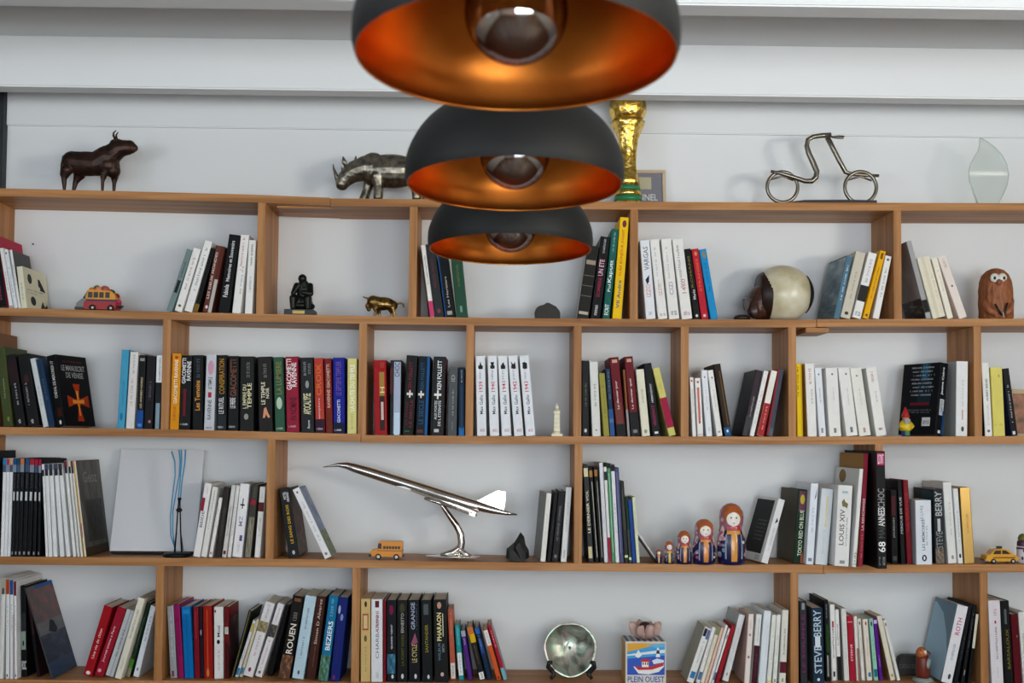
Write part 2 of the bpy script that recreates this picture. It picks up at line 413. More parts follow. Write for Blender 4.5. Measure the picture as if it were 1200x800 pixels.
b(509,12,497.2,286.5,'36393c','charcoal hardback with dull red title',T('MICHEL SERRES',.4,.8,'7c3c46',.35,.62),D(.05,.11,'8a4a55'))
b(521.8,11.8,512,296,'15181c','black hardback with blue edge',P(0,1,'1c4f8a',0,.14),T('Les Heritiers',.15,.62,'b8b4aa',.4,.62),P(.03,.09,'a8a49a',.25,.75))
b(535,13,528,300,'2c5a45','dark green hardback',S(.5,.85,'7d7a40',.35,.6),P(.08,.18,'86a090',.4,.6))
cluster(1, 'group right under the smallest pendant', 'books right under the smallest pendant')
b(676,13.6,688.8,287,'2b2724','dark brown banded leather-look book',P(.05,.09,'b8b0a0',.1,.9),P(.3,.31,'7a7268'),P(.44,.45,'7a7268'),P(.58,.59,'7a7268'),P(.74,.8,'a09888',.1,.9),lc='b8b8b4',d=120)
b(691.6,12,704,276.5,'161416','black book with pink title',T('UN ETE',.52,.72,'e6b8c8',.22,.72),T('SOMBRE',.26,.5,'b03458',.3,.66),S(.8,.97,'bdbdbd',.35,.6),T('roman',.04,.16,'d0d0d0',.35,.62))
b(705,10.3,716.4,267.5,'1f6a62','tall teal book lettered Kaputt',T('Kaputt',.4,.65,'f2f4f0',.16,.84),T('Pol',.3,.38,'e0e8e2',.3,.7),S(.75,.96,'a8c8c0',.35,.6),T('ECRIT',.04,.16,'e8eeea',.2,.75),d=160)
b(716.2,12.6,725.6,254,'f2c518','tallest yellow book with red title',T('CUBA BONJOUR AVANT',.42,.88,'d8542a',.32,.7),T('Andre',.2,.38,'2a4f9a',.3,.68),T('VII',.1,.18,'2a4f9a',.3,.66),D(.9,.97,'7a3a50',.3,.75),d=170)
cluster(1, 'group left of the cream shell ornament', 'books left of the cream shell ornament')
b(757,12,749.6,282,Wb,'white paperback with dark bird emblem',T('VARGAS',.62,.92,'7d8288',.25,.75),Q([(.25,.5),(.7,.56),(.62,.47),(.4,.44)],'30384a','S'),T('IZZO',.28,.44,'d8a0a0',.25,.7),T('VH',.05,.09,'a0a4a8',.3,.7))
b(771,11.6,761,281,Wh,'white paperback with faint pink title',S(.4,.9,'b0b4b8',.3,.5),T('IZZO',.3,.44,'d0a4a4',.35,.7),S(.04,.08,'9a9a9a',.25,.8,5,'S',False))
b(784.3,12,774.6,280.3,Wh,'white paperback with pale blue title',S(.45,.9,'a6b6bc',.3,.5),T('CIZI',.3,.46,'b8a4b4',.3,.7),S(.05,.1,'6a7480',.25,.8,5,'S',False))
b(799,13,787.6,280.8,Wh,'white paperback with grey-pink title',S(.4,.92,'90949a',.25,.5),T('1460',.32,.5,'cf9a9a',.35,.75),S(.05,.1,'b06a70',.25,.8,5,'S',False))
b(813.3,8,801.6,292,'151515','slim black paperback with gold title',T('ROMANS',.45,.9,'8a7a3c',.3,.62),T('Mario',.28,.42,'e0e0e0',.35,.75),D(.03,.07,'d8d8d8'),d=110)
b(822.2,8.4,810.2,292,'c9283c','slim red paperback with orange title',T('ETRANGES',.4,.86,'e87a4a',.35,.66),D(.9,.96,'e09060'),D(.03,.07,'e8c8c8'),d=110)
b(833,8.6,819.2,292.5,'1e96d0','slim bright blue paperback',D(.87,.97,'b08a40',.35,.75),S(.4,.8,'1573a8',.35,.6),d=110)
cluster(1, 'group right of the cream shell ornament', 'books right of the cream shell ornament')
b(976.4,7.4,992.8,299,'5d8093','blue-grey paperback with misty mountain cover',S(.3,.85,'dfe8ee',.4,.65),N(.22,.98,('3c5c70','7e949c','b8c0c0'),0,1,'L',2.2,(.8,1.4,1)),N(0,.22,('465c66','8a989c'),0,1,'L',3,(1,2.5,1)),lc='48687c',yaw=-4,d=140)
b(984.2,12,1003.4,294,'cbc5b6','stone beige paperback',S(.3,.7,'9a9488',.4,.6),D(.05,.1,'4a4440'))
b(998.2,10.4,1018.2,295,Wh,'white paperback with black spine square',P(.26,.5,'2a2c2a'),S(.55,.9,'a0a4aa'),S(.04,.1,'808890',.2,.8,5,'S',False))
b(1010.4,7.6,1031.6,293,'eeb20e','yellow paperback',S(.3,.75,'8a6a10',.35,.6),P(.88,.97,'8a5a10',.3,.7),D(.03,.07,'6a5010'))
b(1022.2,8,1037.6,299,Wh,'slim white paperback against the upright',S(.35,.8,LG),D(.92,.96,'66707a'))
cluster(1, 'group left of the clay creature', 'books left of the clay creature')
b(1085.5,6.4,1062,283,'a8a7a8','tall grey book with black and white photo cover',P(.08,.24,'1c1c1c'),N(.27,.98,('8a8680','a09c98','b4b0ac'),0,1,'L',1.6),N(.02,.27,('161412','3c3630','a09488'),0,1,'L',3,(1,1.5,1)),lc='8f8c88',d=150)
b(1093.6,15.5,1074.5,303,'e2dcc8','cream paperback with wide blank spine',P(0,1,'d6cdb8',.3,.55),S(.3,.7,'c6bca6',.7,.85),lc='dcd4c2')
b(1110.4,8,1091.4,303,'ebe6d8','ivory paperback',S(.4,.8,'c8c0ac'),lc='d8c8b8')
b(1123.5,11.5,1098,301.5,'e6dad2','pinkish white paperback leaning left',D(.5,.53,'2a2a2a',.4,.6),S(.8,.95,'b09a92',.3,.7),lc='e2cfc4')
# ---- row 2
cluster(2, "second row's far-left group", 'books at the far left of the second row')
b(-14,9,-15,389,'7d5636','tall brown wood-patterned book',rc='8a6040',d=150)
b(3.4,12.5,-6,407,'4c5630','olive green hardback',T('Paul Leymarie',.35,.6,'9aa080',.4,.62),D(.06,.12,'8a9040',.5,.75))
b(18.4,12,6.2,416.5,'1b1a1c','black hardback with maroon upper spine',P(.6,.95,'2b181c'),S(.3,.6,'b8b8b4',.4,.62),T('ab',.04,.1,'c8c8c8',.3,.55))
b(33,13.5,20,416,'161718','thick black hardback',D(.6,.72,'4a1f24'),S(.3,.6,'aaaaa8',.25,.45),T('ab',.04,.1,'c8c8c8',.3,.55))
b(50.6,6.2,35,420.5,'c9ced0','slim pale grey book',S(.3,.6,'a0a8aa'))
b(57.2,7.2,42,421,'1f3c5c','slim navy book',S(.4,.7,'4a6a8a'))
b(66.5,11.5,52,417,'121214','black thriller with flaming cross on cover',T('CHEVAL DE MERCREDI 17',.4,.92,'d4d4d0',.3,.62),P(.14,.26,'4a2410',.35,.85),D(.03,.09,'d8d8d8',.4,.65),T('LE MANUSCRIT',.78,.86,'a8a8aa',.14,.9,'R',False),T('DE VENISE',.68,.76,'a8a8aa',.26,.82,'R',False),S(.9,.93,'8a3a30',.2,.8,14,'R',False),Q([(.42,.6),(.66,.6),(.58,.42),(.62,.38),(.9,.44),(.9,.26),(.62,.31),(.58,.27),(.66,.06),(.44,.06),(.52,.27),(.47,.31),(.2,.26),(.2,.43),(.48,.37),(.52,.41)],'b8401c','R'),Q([(.5,.5),(.58,.5),(.56,.36),(.74,.38),(.74,.32),(.56,.32),(.57,.14),(.52,.14),(.52,.32),(.36,.31),(.36,.37),(.52,.36)],'e8953a','R'),yaw=16,d=140,sb=4)
cluster(2, "second row's group starting light blue", 'books left of the first upright in the second row')
b(137,8.6,142.6,409.5,'4fa3c6','light blue paperback',D(.1,.2,'2a7aa8'),S(.3,.6,'3a8ab0'),lc='2a4a50')
b(147.2,9.6,152.6,412,'dcd8d6','white paperback with pink lettering',S(.72,.96,'8a8a8c',.4,.65),S(.3,.65,'c09a98',.3,.6))
b(159.6,7.6,163.4,416,'1a1718','black paperback with blue foot',P(0,.25,'1f56a0'),P(.03,.07,'5a90c8',.2,.8),T('LES ANNEES NOIRES',.28,.7,'d8c8a0',.4,.68),P(.92,.96,'9a9a9a',.15,.85))
b(168,10.6,172.2,417,'201c22','black paperback with violet tinge',D(.08,.12,'c07a80',.5,.8),S(.4,.65,'76707c'))
b(180.2,8,182.4,416,'1d2126','black paperback with white label at top',P(.63,1,'e4e6e8',.12,1),S(.66,.96,'4a5056',.45,.7),P(0,.35,'8aa0ac',.2,.8))
cluster(2, "second row's longest group", 'thrillers in the long second-row group')
b(197,10.6,199.6,414,'e39a17','amber yellow thriller with white title',T('GIACOMETTI RAVENNE',.34,.92,'f4ead8',.3,.72),S(.12,.3,'c04a1a',.3,.6),D(.93,.97,'c04a1a'),d=130)
b(209.2,14,211,416,'17171a','black thriller lettered in two white lines',T('GIACOMETTI',.62,.96,'f0f0f0',.1,.46),T('RAVENNE',.66,.92,'f0f0f0',.54,.92),P(.18,.55,'7c1a2a',.3,.55),S(.06,.09,'dddddd',.1,.8,8,'S',False))
b(224.6,13,225.2,416,'131416','black thriller with orange blackletter title',T('Les Temoins',.26,.66,'e2a24a',.25,.72),S(.7,.95,'59636c',.3,.7))
b(238.6,12.6,239.8,415,'c8cacf','silver thriller with pink emblem',D(.73,.92,'c89aae',.2,.8),T('LE TEMPLE',.54,.7,'34383c',.3,.65),P(.43,.5,'c02a4a',.3,.65),T('RAVENNE',.14,.4,'50555c',.3,.68),S(.02,.05,'70757a',.15,.85,8,'S',False))
b(253.4,12.2,253.4,416,'141618','black thriller with gold stamped title',T('CONSPIRATION',.48,.95,'b98a28',.25,.8),T('LE RITUEL',.22,.44,'d8d8d8',.2,.72),P(0,.2,'2a3038',.1,.9),S(.03,.06,'cfcfcf',.1,.7,8,'S',False))
b(267,12,267.8,417,'19191b','black thriller with brown title',T('GIACOMETTI',.46,.95,'8a5a42',.2,.8),T('LE FRERE',.3,.44,'e2e2e2',.2,.7),S(.04,.07,'cfcfcf',.1,.7,8,'S',False))
b(281,16,281.6,417.5,'242622','blackish green thriller with cream title TEMPLE',T('L EMPIRE DU',.3,.62,'dcd8b4',.2,.46),T('TEMPLE',.3,.64,'e2dcb4',.54,.84),S(.72,.92,'83857e',.4,.7),D(.15,.23,'9aa092',.3,.62))
b(303.4,16,301.8,418,'2a2726','dark thriller lettered LE TEMPLE NOIR',T('LE TEMPLE',.36,.66,'e6dfc4',.22,.5),T('NOIR',.44,.58,'e6dfc4',.56,.8),S(.72,.9,'8e8a86',.35,.65),Q([(.3,.17),(.4,.3),(.55,.32),(.7,.24),(.85,.18),(.7,.17),(.55,.22),(.45,.17)],'d89a78','S'))
b(322.6,11.2,320.2,418.5,'3a6650','green thriller with gold title',T('LA LUMIERE',.5,.94,'8f8a4c',.25,.8),D(.3,.46,'b8c8b4',.2,.8),S(.03,.06,'cfd8d0',.1,.8,8,'S',False))
b(336,14.6,334.2,418,'a32440','crimson thriller lettered in two white lines',T('GIACOMETTI',.56,.97,'f4f0f0',.08,.48),T('RAVENNE',.6,.92,'f4f0f0',.5,.88),T('IN NOMINE',.16,.46,'5c1026',.3,.85),S(.06,.09,'e0c0c8',.15,.75,8,'S',False))
b(353,14.8,351.8,419,'2a2d2e','charcoal thriller with ring emblem',D(.59,.69,'9aa0a0',.38,.66),S(.76,.94,'a0a4a4',.2,.44),S(.78,.92,'8e9292',.55,.8),T('APOCALYPSE',.24,.52,'e4e0b8',.2,.8),T('fleuve',.05,.16,'d0d0d0',.5,.7))
b(370,10.4,367.8,419.5,'c0483c','orange red thriller with purple foot',P(0,.18,'3a1830'),T('CROIX',.5,.92,'e27a30',.2,.75),T('templiers',.18,.46,'e8c4c4',.35,.6),S(.04,.07,'d8c8d8',.1,.8,8,'S',False))
b(382,8,379.8,420,'8c2420','dark red thriller with cream title',T('RAVENNE GIACOMETTI',.34,.92,'d8bfae',.3,.75),P(.0,.28,'7a3018',.2,.9))
b(390.8,13.2,390.2,419,'1a2aa0','royal blue thriller with mauve title',P(0,.14,'181c40'),T('LE SEPTIEME TEMPLIER',.5,.95,'7a5aa8',.25,.72),T('GIACOMETTI',.14,.44,'e0e2f0',.35,.62),S(.03,.06,'e0e0e0',.1,.7,8,'S',False))
b(407,10.8,407.2,420,'d6d08c','pale yellow thriller with white title',T('LA CHUTE DU TEMPLE',.3,.92,'f8f6ea',.3,.78),S(.06,.26,'a8a468',.35,.6))
cluster(2, 'group left of matching white volumes', 'books left of the matching white volumes')
b(439,14.6,437.6,422,'b01820','bright red hardback with gold and black strip',P(.52,.84,'b08a48',.45,.85),P(.06,.52,'3a2a24',.45,.85),T('H',.56,.64,'e8d8a0',.5,.85),P(.2,.44,'d8b8b4',.55,.75),S(.9,.97,'c86a50',.45,.85))
b(456.4,13,457,422,'141416','black hardback with silvery spine panel',P(.02,.98,'a8b0c4',.34,.94),T('CHOC',.78,.97,'4a5264',.4,.85),P(.0,.3,'c4d4e4',.4,.9),P(.55,.9,'5c1420',0,.24),rough=.3)
b(471.4,12.8,476.6,416,'1c1d1f','tall black saga with red title',T('KEN FOLLETT',.56,.92,'8c2430',.3,.6),P(.5,.53,'e0dcd4',.2,.75),P(.47,.56,'e0dcd4',.42,.55),T('LE SIECLE',.1,.44,'8c2a34',.55,.8),T('UN MONDE',.12,.42,'6a2a30',.15,.4),P(.04,.055,'3a7a40',.2,.65))
b(487,13.5,490.6,417,'12202c','tall navy saga with cross',P(0,1,'1f66a8',.78,1),T('KEN FOLLETT',.58,.92,'27618c',.25,.55),P(.5,.53,'e0dcd4',.1,.6),P(.47,.56,'e0dcd4',.28,.4),T('LE SIECLE',.14,.44,'2c5f86',.2,.6),P(.03,.07,'6a3a2a',.1,.6))
b(505.6,14,508.4,417.5,'2b2c2e','tall charcoal saga lettered KEN FOLLETT',T('KEN FOLLETT',.58,.95,'eeeeee',.34,.7),P(.5,.53,'e8e6e0',.12,.72),P(.46,.57,'e8e6e0',.36,.5),T('AUX PORTES',.2,.44,'dcdcdc',.18,.4),T('DE L ETERNITE',.12,.44,'dcdcdc',.5,.72),P(.04,.08,'c8c8c8',.2,.6),rc='7c1824')
b(524,12,525.6,431,'5e6163','mid grey hardback',T('ID',.8,.9,'a8acac',.3,.7),S(.3,.68,'b0b4b4',.42,.6),S(.08,.2,'9a9e9e',.42,.58))
b(538,8.6,538,430.5,'14283c','slim navy paperback',P(0,.12,'2a78b8',.1,.9),S(.78,.96,'a8b8c8',.4,.62),P(.1,.75,'23486c',.35,.7))
cluster(2, 'matching white volumes left of ivory tower', 'matching white history volumes')
for i,(xb,w,xt,yr) in enumerate([(559,11.2,557.2,'1939'),(574,11,571.2,'1940'),(588,11.2,583.2,'1941'),(602.6,11,595.2,'1942'),(616.2,11.3,608.4,'1943')]):
    b(xb,w,xt,417,Wb,'white volume lettered Max Gallo',T('Max Gallo',.27,.51,'565c6c',.35,.68),T(yr,.55,.68,'cc5064',.3,.7),S(.7,.82,'7c8088',.3,.55),P(.84,.88,'3a3c40',.26,.74),Q([[(.3,.84),(.5,.94),(.74,.84)],[(.45,.84),(.3,.93),(.7,.93),(.55,.84)],[(.3,.84),(.35,.9),(.6,.93),(.72,.84)],[(.25,.94),(.5,.9),(.74,.93),(.7,.84),(.4,.84)],[(.25,.92),(.5,.93),(.75,.91),(.7,.84),(.35,.84)]][i],'26282c','S'),T('XO',.05,.085,'b86a74',.3,.8,'S',False),rc='9b9c9b')
cluster(2, 'group just right of ivory tower', 'books right of the ivory tower')
b(682,8.8,682,422.5,'232527','black hardback against the upright',S(.4,.7,'8c8a70',.4,.62),D(.05,.1,'c8c8c8'))
b(693.6,10.6,690,424,'dcdbd6','white paperback with small monogram',S(.4,.7,'8e9290'),D(.07,.09,'6a6a6a',.4,.6))
b(707.6,6.8,701.8,437.5,'a39c4c','short olive yellow paperback',S(.3,.8,'7c7634'),d=110)
b(715.2,5.8,709.4,432,'26405e','slim blue patterned paperback',P(0,.4,'33609c'),P(.2,.26,'5a7aa8'),S(.55,.95,'8a94a0'),d=115)
b(722.4,11.8,713.4,419,'7a1a26','tall dark red novel with black foot',P(0,.15,'1a1a1c'),P(.15,.42,'7c4438',.1,.8),T('Le dernier jour',.34,.7,'e6dcd4',.34,.62),P(.93,.97,'c8a890',.25,.8),d=150)
b(735.6,3,729.8,433,'94613c','thin tan booklet',P(0,.4,'9a9c9c'),d=100)
b(739,11.4,730.4,418,'7c1c28','tall dark red novel lettered Le dernier quai',P(0,.3,'1d1c1d'),T('Le dernier quai',.34,.72,'e6dcd4',.34,.62),P(.93,.97,'c8a890',.25,.8),P(.04,.08,'8a8a88',.25,.75),d=150)
b(752.4,9.8,745,433,'e0dcc8','cream paperback',S(.5,.7,'a8a48e'),D(.04,.1,'a0a49a'))
b(764.4,10.8,753.6,426,'161618','black hardback with magenta title',T('VENGEANCE',.14,.42,'b02860',.3,.65),T('HEMINGWAY',.46,.72,'d8d8d8',.4,.65),P(.03,.06,'dddddd',.3,.75),d=150)
b(783.4,9.4,764,432,'cfc878','yellow hardback with broad crimson band',P(.12,.56,'b01848'),S(.68,.78,'a8a050',.4,.65),d=140)
cluster(2, "left side of second row's V-shaped bay", 'left-leaning books in the V-shaped bay')
b(811.6,4.4,808.2,442,Wh,'very thin white paperback',D(.92,.96,'c0404a'),S(.4,.8,'b0a8a4'),d=110)
b(817.6,6.8,814.2,443,Wh,'short white paperback with red strip',P(.22,.84,'cf7060',.3,.65),D(.91,.95,'c06a60'),S(.02,.04,'c0404a',.1,.9,6,'S',False),d=110)
b(827.6,8,821.4,434,Wb,'white paperback with tiny red dot',D(.88,.91,'7a2a30',.4,.6),S(.4,.7,'c8b0b0'),S(.08,.14,'b09a9a'))
b(839.6,7.6,828.4,434,Wh,'white paperback leaning left',D(.87,.9,'7a2a30',.5,.7),S(.4,.7,'bcbcbc'),P(.05,.08,'b0a0a0',.3,.7))
b(850,8.2,836,427,'2e1c14','brown hardback with gold lettering and blue foot',P(0,.12,'1f5f94'),D(.05,.09,'dfe6ea',.3,.6),P(.15,.9,'7e5c26',.6,.78),P(.3,.8,'352c1c',.2,.5),P(0,1,'151311',.88,1),d=150)
cluster(2, "right side of second row's V-shaped bay", 'right-leaning books in the V-shaped bay')
b(869.6,7.8,886,433,'40343a','dark plum paperback',P(0,.3,'4a4a4c'),S(.3,.6,'b0a8ac',.4,.65),P(0,.1,'3a1024',.7,1),lc='1c1c1c')
b(878,5.6,895.4,434,Wh,'slim white paperback leaning right',S(.2,.7,'c0b0b4'))
b(887,7.6,904,433.5,'e8e4da','white paperback with red lower half',P(0,.5,'b83038'),S(.1,.45,'e0b0a0',.4,.65),lc='b46a4c')
b(898,7.2,912,432,'4a5260','slate blue paperback with red edge',P(0,1,'9c2a34',0,.3),P(0,.12,'5a6a70',.3,1),lc='a02c34')
cluster(2, 'white run left of the garden gnome', 'pale paperbacks left of the gnome')
b(934.6,6.6,932.8,426,'ecc60c','slim bright yellow book',S(.55,.95,'3a3a10',.1,.4),P(0,1,'d0a80a',.75,1),d=130)
b(946.4,11.8,943,426,Wh,'tall white paperback with red name',S(.72,.93,'c05a64',.3,.62),S(.45,.65,LG,.5,.7),lc='c8a068')
b(959.6,8.8,954.2,431,Wb,'narrow white paperback with star emblem',D(.89,.92,'70747a',.4,.6),S(.5,.7,LG,.4,.6),P(.05,.12,'9a9ea2',.35,.65))
b(972,14,967.4,431,Wh,'widest white paperback',D(.89,.92,'70747a',.45,.6),S(.5,.7,'b4b8b8',.45,.6),P(.05,.12,'8a9094',.4,.62))
b(992,13.6,982,431.4,Wh,'white paperback with faint grey title',D(.89,.92,'70747a',.55,.7),S(.45,.7,'b4b8b8',.5,.62),P(.05,.13,'80868a',.4,.62))
b(1007.4,13.6,996,432,'e6e5dd','off-white paperback',D(.87,.9,'a0a0a0',.4,.6),S(.45,.7,'b4b8b0',.5,.62),P(.05,.12,'c0a0a0',.4,.6))
b(1027,12.4,1014.6,431.4,Wh,'white paperback with red name leaning left',S(.78,.94,'c04a58',.3,.6),S(.5,.65,LG,.5,.65),D(.08,.12,'b09a9a'),lc='dedfda')
cluster(2, 'pair right of the garden gnome', 'books right of the gnome')
b(1095.6,11.6,1106,424,'10151c','black novel showing its blue-glowing back cover',T('Jaume Cabre',.56,.94,'f0f0f0',.3,.62),P(.28,.5,'c8ccd0',.28,.8),T('CONFITEOR',.29,.49,'14181e',.36,.72),P(0,.34,'1c4a78',.72,1),P(.03,.07,'d8d8d8',.3,.6),
  P(.7,.99,'1c4256',.48,.74,'L'),P(.45,.75,'17303e',.44,.8,'L'),P(.78,.99,'2e6680',.54,.68,'L'),*[S(.93-.055*i,.955-.055*i,'b8bcc0',.24+.03*(i%3),.86-.03*((i+1)%3),20,'L',False) for i in range(8)],P(.41,.45,'7a1a2c',.26,.78,'L'),S(.335,.355,'7e848a',.14,.84,24,'L',False),S(.305,.325,'7e848a',.14,.8,24,'L',False),P(.12,.24,'d8d8d8',.62,.84,'L'),S(.15,.21,'202428',.65,.81,10,'L',False),yaw=-27,d=140,sb=2)
b(1120,13.6,1121,423,'e4e4e2','thick white hardback against the upright',S(.4,.75,'b0b0b0',.5,.62),P(.22,.35,'c8a0a4',.5,.62),D(.06,.13,'505458',.45,.7),lc='b0b2b0')
cluster(2, "second row's far-right group", 'books at the far right of the second row')
b(1154.6,8.6,1150.2,425,Wh,'white paperback with black lettered name',T('HUBERT REEVES',.48,.78,'3a3e44',.4,.68),S(.15,.42,'c0c0c0'),D(.05,.09,'80868c'),lc='141414')
b(1164.4,14.4,1160.6,430.5,'d8cc74','plain pale yellow hardback',S(.15,.18,'c0b460',.2,.8,6,'S',False),D(.85,.9,'b8ac58',.6,.75))
b(1185,8.2,1174.4,432,'15161c','black and navy paperback leaning left',S(.2,.75,'b4b8c0',.3,.55),P(.02,.07,'d8d8dc',.25,.65),lc='262e5e',d=130)
# ---- row 3
cluster(3, "third row's far-left magazines", 'magazines at the far left of the third row')
b(-13,12,-13,528,'101012','tallest black volume',d=110)
mg = [(0.2,3.8,3.2,'e4e5e8','2a86c0'),(4.3,3.6,7.6,'e4e5e8','b04a58'),(8.2,3.6,11.6,'e0e2e6','c8a080'),
 (12.2,3.8,15.8,'1b1c20','2c5a88'),(16.3,4,20,'1b1c20','205070'),(20.6,4.6,24.6,'191a1e','c87a50'),(25.6,4.8,30,'1b1c20','2c5a88'),(31,5.4,35.4,'16171a','b03040'),(37.4,4.8,41,'1b1c20','b02048'),(43.6,5.2,45.6,'191a1e','b02048'),
 (51,4.6,46.6,'e2e3e4','e8e8ea'),(56.4,4.6,51.6,'e2e3e4','50506a'),(62,4.8,56.6,'e2e3e4','404858'),(70,5,62.6,'e2e3e4','5a5a6a'),(77.6,4.4,68,'e2e3e4','404048'),(85.4,3.6,74.6,'e0e0de','7a2828'),(90.4,2.8,79.4,'d8d8d6','c8c4c0'),(94.4,2.8,82.6,'dcd8d0','8a3a20')]
for i,(xb,w,xt,c,h) in enumerate(mg):
    yt = 537 if i < 10 else (543 if i < 15 else 540)
    dec = [P(.935,1,h,0,1)] + ([P(.86,.935,'8a94a4' if i%2 else '50607a',0,1)] if i < 10 else [P(.87,.94,'30323c',.1,.9)])
    if c[0] == '1': dec += [P(.57,.66,'c8cacc',.25,.75),P(.02,.05,'9aa0a4',.3,.7),S(.7,.84,'70747a',.35,.6)]
    else: dec += [S(.56,.66,'b8b8bc',.3,.65) if i < 3 else S(.4,.6,'c4c4c8',.35,.6)]
    b(xb,w,xt,yt,c,('black' if c[0]=='1' else 'white')+' spined magazine with '+{'2a86c0':'blue','b04a58':'rose','c8a080':'tan','2c5a88':'blue','205070':'teal','c87a50':'orange','b03040':'red','b02048':'crimson','e8e8ea':'white','50506a':'violet-grey','404858':'slate','5a5a6a':'grey','404048':'charcoal','7a2828':'maroon','c8c4c0':'pale','8a3a20':'rust'}[h]+' header',*dec,d=185,sb=3,kind='magazine')
b(98.2,3.2,85.4,540,'d9b870','yellow-edged magazine with dark portrait cover',P(0,1,'e0dcd4',.6,1),P(.2,.35,'b02830',.3,.6),N(.09,.99,('3a3631','5a5650','6e6a64'),0,1,'R',3,(2.2,.8,1)),N(.14,.58,('161513','34302a','4a453e'),.18,.9,'R',3,(2,1,1)),T('Geoz',.76,.88,'8e8c88',.22,.8,'R',False),P(0,.09,'4a3c30',0,1,'R'),rc='5b5752',d=186,sb=3,kind='magazine')
cluster(3, 'group right of the white canvas', 'books right of the white canvas')
b(226,8.2,240,565.5,'e6e3e2','white paperback with red patch',P(.62,.8,'a02a38',0,.45),T('BEIDE',.4,.62,'5a5e62',.25,.62),S(.85,.95,'c8a0a0'))
b(235.2,6.6,249,570,'e0deda','white paperback with dotted grey title',S(.4,.95,'9a9a98',.35,.62,20))
b(244,5,256.4,582.5,Wh,'short white paperback',D(.04,.09,'a05a60'),S(.4,.8,'c4c4c4'),d=110)
b(251,8,261.6,570,'39332f','dark brown paperback',S(.3,.7,'6a625c'))
b(259.8,5,271.4,568,'cfcdc9','slim grey-white paperback',P(.04,.09,'7a2a40',.2,.8),S(.3,.7,'8a8884'))
b(266,4.4,276.8,568.5,'dedcda','very slim white paperback',S(.3,.7,'b0aeac'))
b(271,12.4,280.6,566,'e9e7e8','large white book with dark dagger ornament',P(.66,.8,'26242a',.46,.56),P(.7,.72,'26242a',.26,.72),T('MZ',.42,.56,'a8a8c0',.3,.7),P(.22,.3,'6a6498',.55,.85),S(.06,.2,'b8b8b8'),d=150)
b(286.4,7.4,295.6,567,'4b4840','dark paperback with photo spine',N(0,.55,('54503e','8a8270','a8a08c'),.06,.94,'S',4),P(.72,.79,'b02840',0,.8),S(.82,.95,'707060'))
b(298,6.6,304.6,570,Wh,'white paperback with maroon photo block',P(.65,.78,'6a2a2c'),S(.3,.55,'b0b0b0'),S(.82,.96,'c0c0c0'))
cluster(3, 'pair left of the aeroplane model', 'books left of the aeroplane model')
b(338.4,12.6,326.8,573,'26282a','black thriller with yellow vertical title',T('HOTEL',.84,.95,'e8e8e8',.3,.55),T('GRAND',.8,.94,'e8e8e8',.6,.82),T('LE SANG DES ROIS',.2,.76,'d8b020',.4,.66),D(.04,.1,'b8b8b8',.4,.66),N(.32,.95,('1a120c','5c2a10','a05018'),0,1,'R',2.2),N(.02,.32,('241a10','5c4420','8a6a34'),0,1,'R',3),rc='1e1610',sb=25,d=145)
b(380.6,9.4,342.6,574,'e6e5e6','white paperback leaning steeply with blue landscape cover',D(.93,.96,'a02a38',.35,.6),S(.25,.8,'b8b8bc'),D(.04,.08,'8a8a8c'),N(.36,.98,('5c6c9c','8490ac','98a0b0'),0,1,'R',2,(.8,1.6,1)),N(.01,.36,('46542c','6a7448','8a9070'),0,1,'R',4,(1,1.6,1)),rc='7480a4',sb=4,d=105)
cluster(3, 'group right of the black rock', 'books right of the black rock')
b(633.2,6,640.6,577.5,'e4e2dc','white paperback with grey cover',S(.4,.7,'c4c4c4'),lc='8e8e8c',d=165,yaw=-5)
b(640.8,4.6,649.6,576,'18181a','thin black paperback',S(.3,.6,'4a4a4c'))
b(646,8.8,654.4,575,'242426','black paperback with grey title',T('LE GRAND SOMMEIL',.3,.8,'8e8e90',.35,.62),D(.05,.1,'8a8a8a'))
b(656.6,7.4,663,570.5,'dfdedc','white hardback against the upright',S(.4,.8,'bcbcbc'),P(.05,.16,'b8b8b8',.35,.65))
cluster(3, 'thin books left of nesting dolls', 'thin books left of the nesting dolls')
b(689.8,6,683,545,'3e4044','grey comic album with cream title',P(.88,.97,'d8d0b0',.1,.9),T('LE DERNIER VOL',.3,.74,'e6e0c4',.25,.75),P(.04,.16,'d0c49c',.1,.8),d=180)
b(697.6,4.4,689.6,548,'141416','black comic album with gold head',P(.9,.97,'b0854a',.1,.9),P(.05,.85,'c8c4b4',.55,.7),d=180)
b(703,4.6,695.4,547,'141416','second black comic album with gold head',P(.9,.97,'a87840',.1,.9),P(.05,.85,'b4b0a4',.6,.75),d=180)
b(708.2,4.4,702,542,'dcdde2','tall white album',S(.3,.7,'b8bcc4'),d=185)
b(713.2,3.4,707.4,547,'e2e0de','white booklet with red foot',P(0,.26,'b02844'),P(.86,.95,'303438'),d=180)
b(717.2,4,711,543,'5f9a74','green album',P(.95,1,'17181a'),P(.1,.9,'a8ccb2',.4,.6),d=185)
b(721.6,4.4,715.6,544,'dfe0e4','white album beside green one',P(.93,1,'202226'),S(.3,.6,'b0b4bc'),d=185)
b(726.6,4.6,720.6,548,'5a5c84','violet-grey album',P(.1,.95,'8286aa',.3,.5),d=175)
b(732,5,726.4,564,'3c3c3c','dark grey book',P(.4,.9,'57584e',.3,.6),P(.06,.09,'c8d8a0',.1,.9),d=150)
b(737.4,3,732.4,582,'2c4a2a','thin dark green book',P(0,.5,'4a4c4c'),P(.04,.08,'c8e0a0'),d=120)
b(740.8,4.8,735.6,586,'2350a0','slim cobalt blue paperback',S(.3,.7,'1a3c7c'),d=120)
b(746.2,3.8,740.8,582.5,'d8dcc0','slim cream paperback at the end',S(.4,.8,'a8b0a0'),d=120)
cluster(3, 'group left of the toy taxi', 'books between the nesting dolls and the taxi')
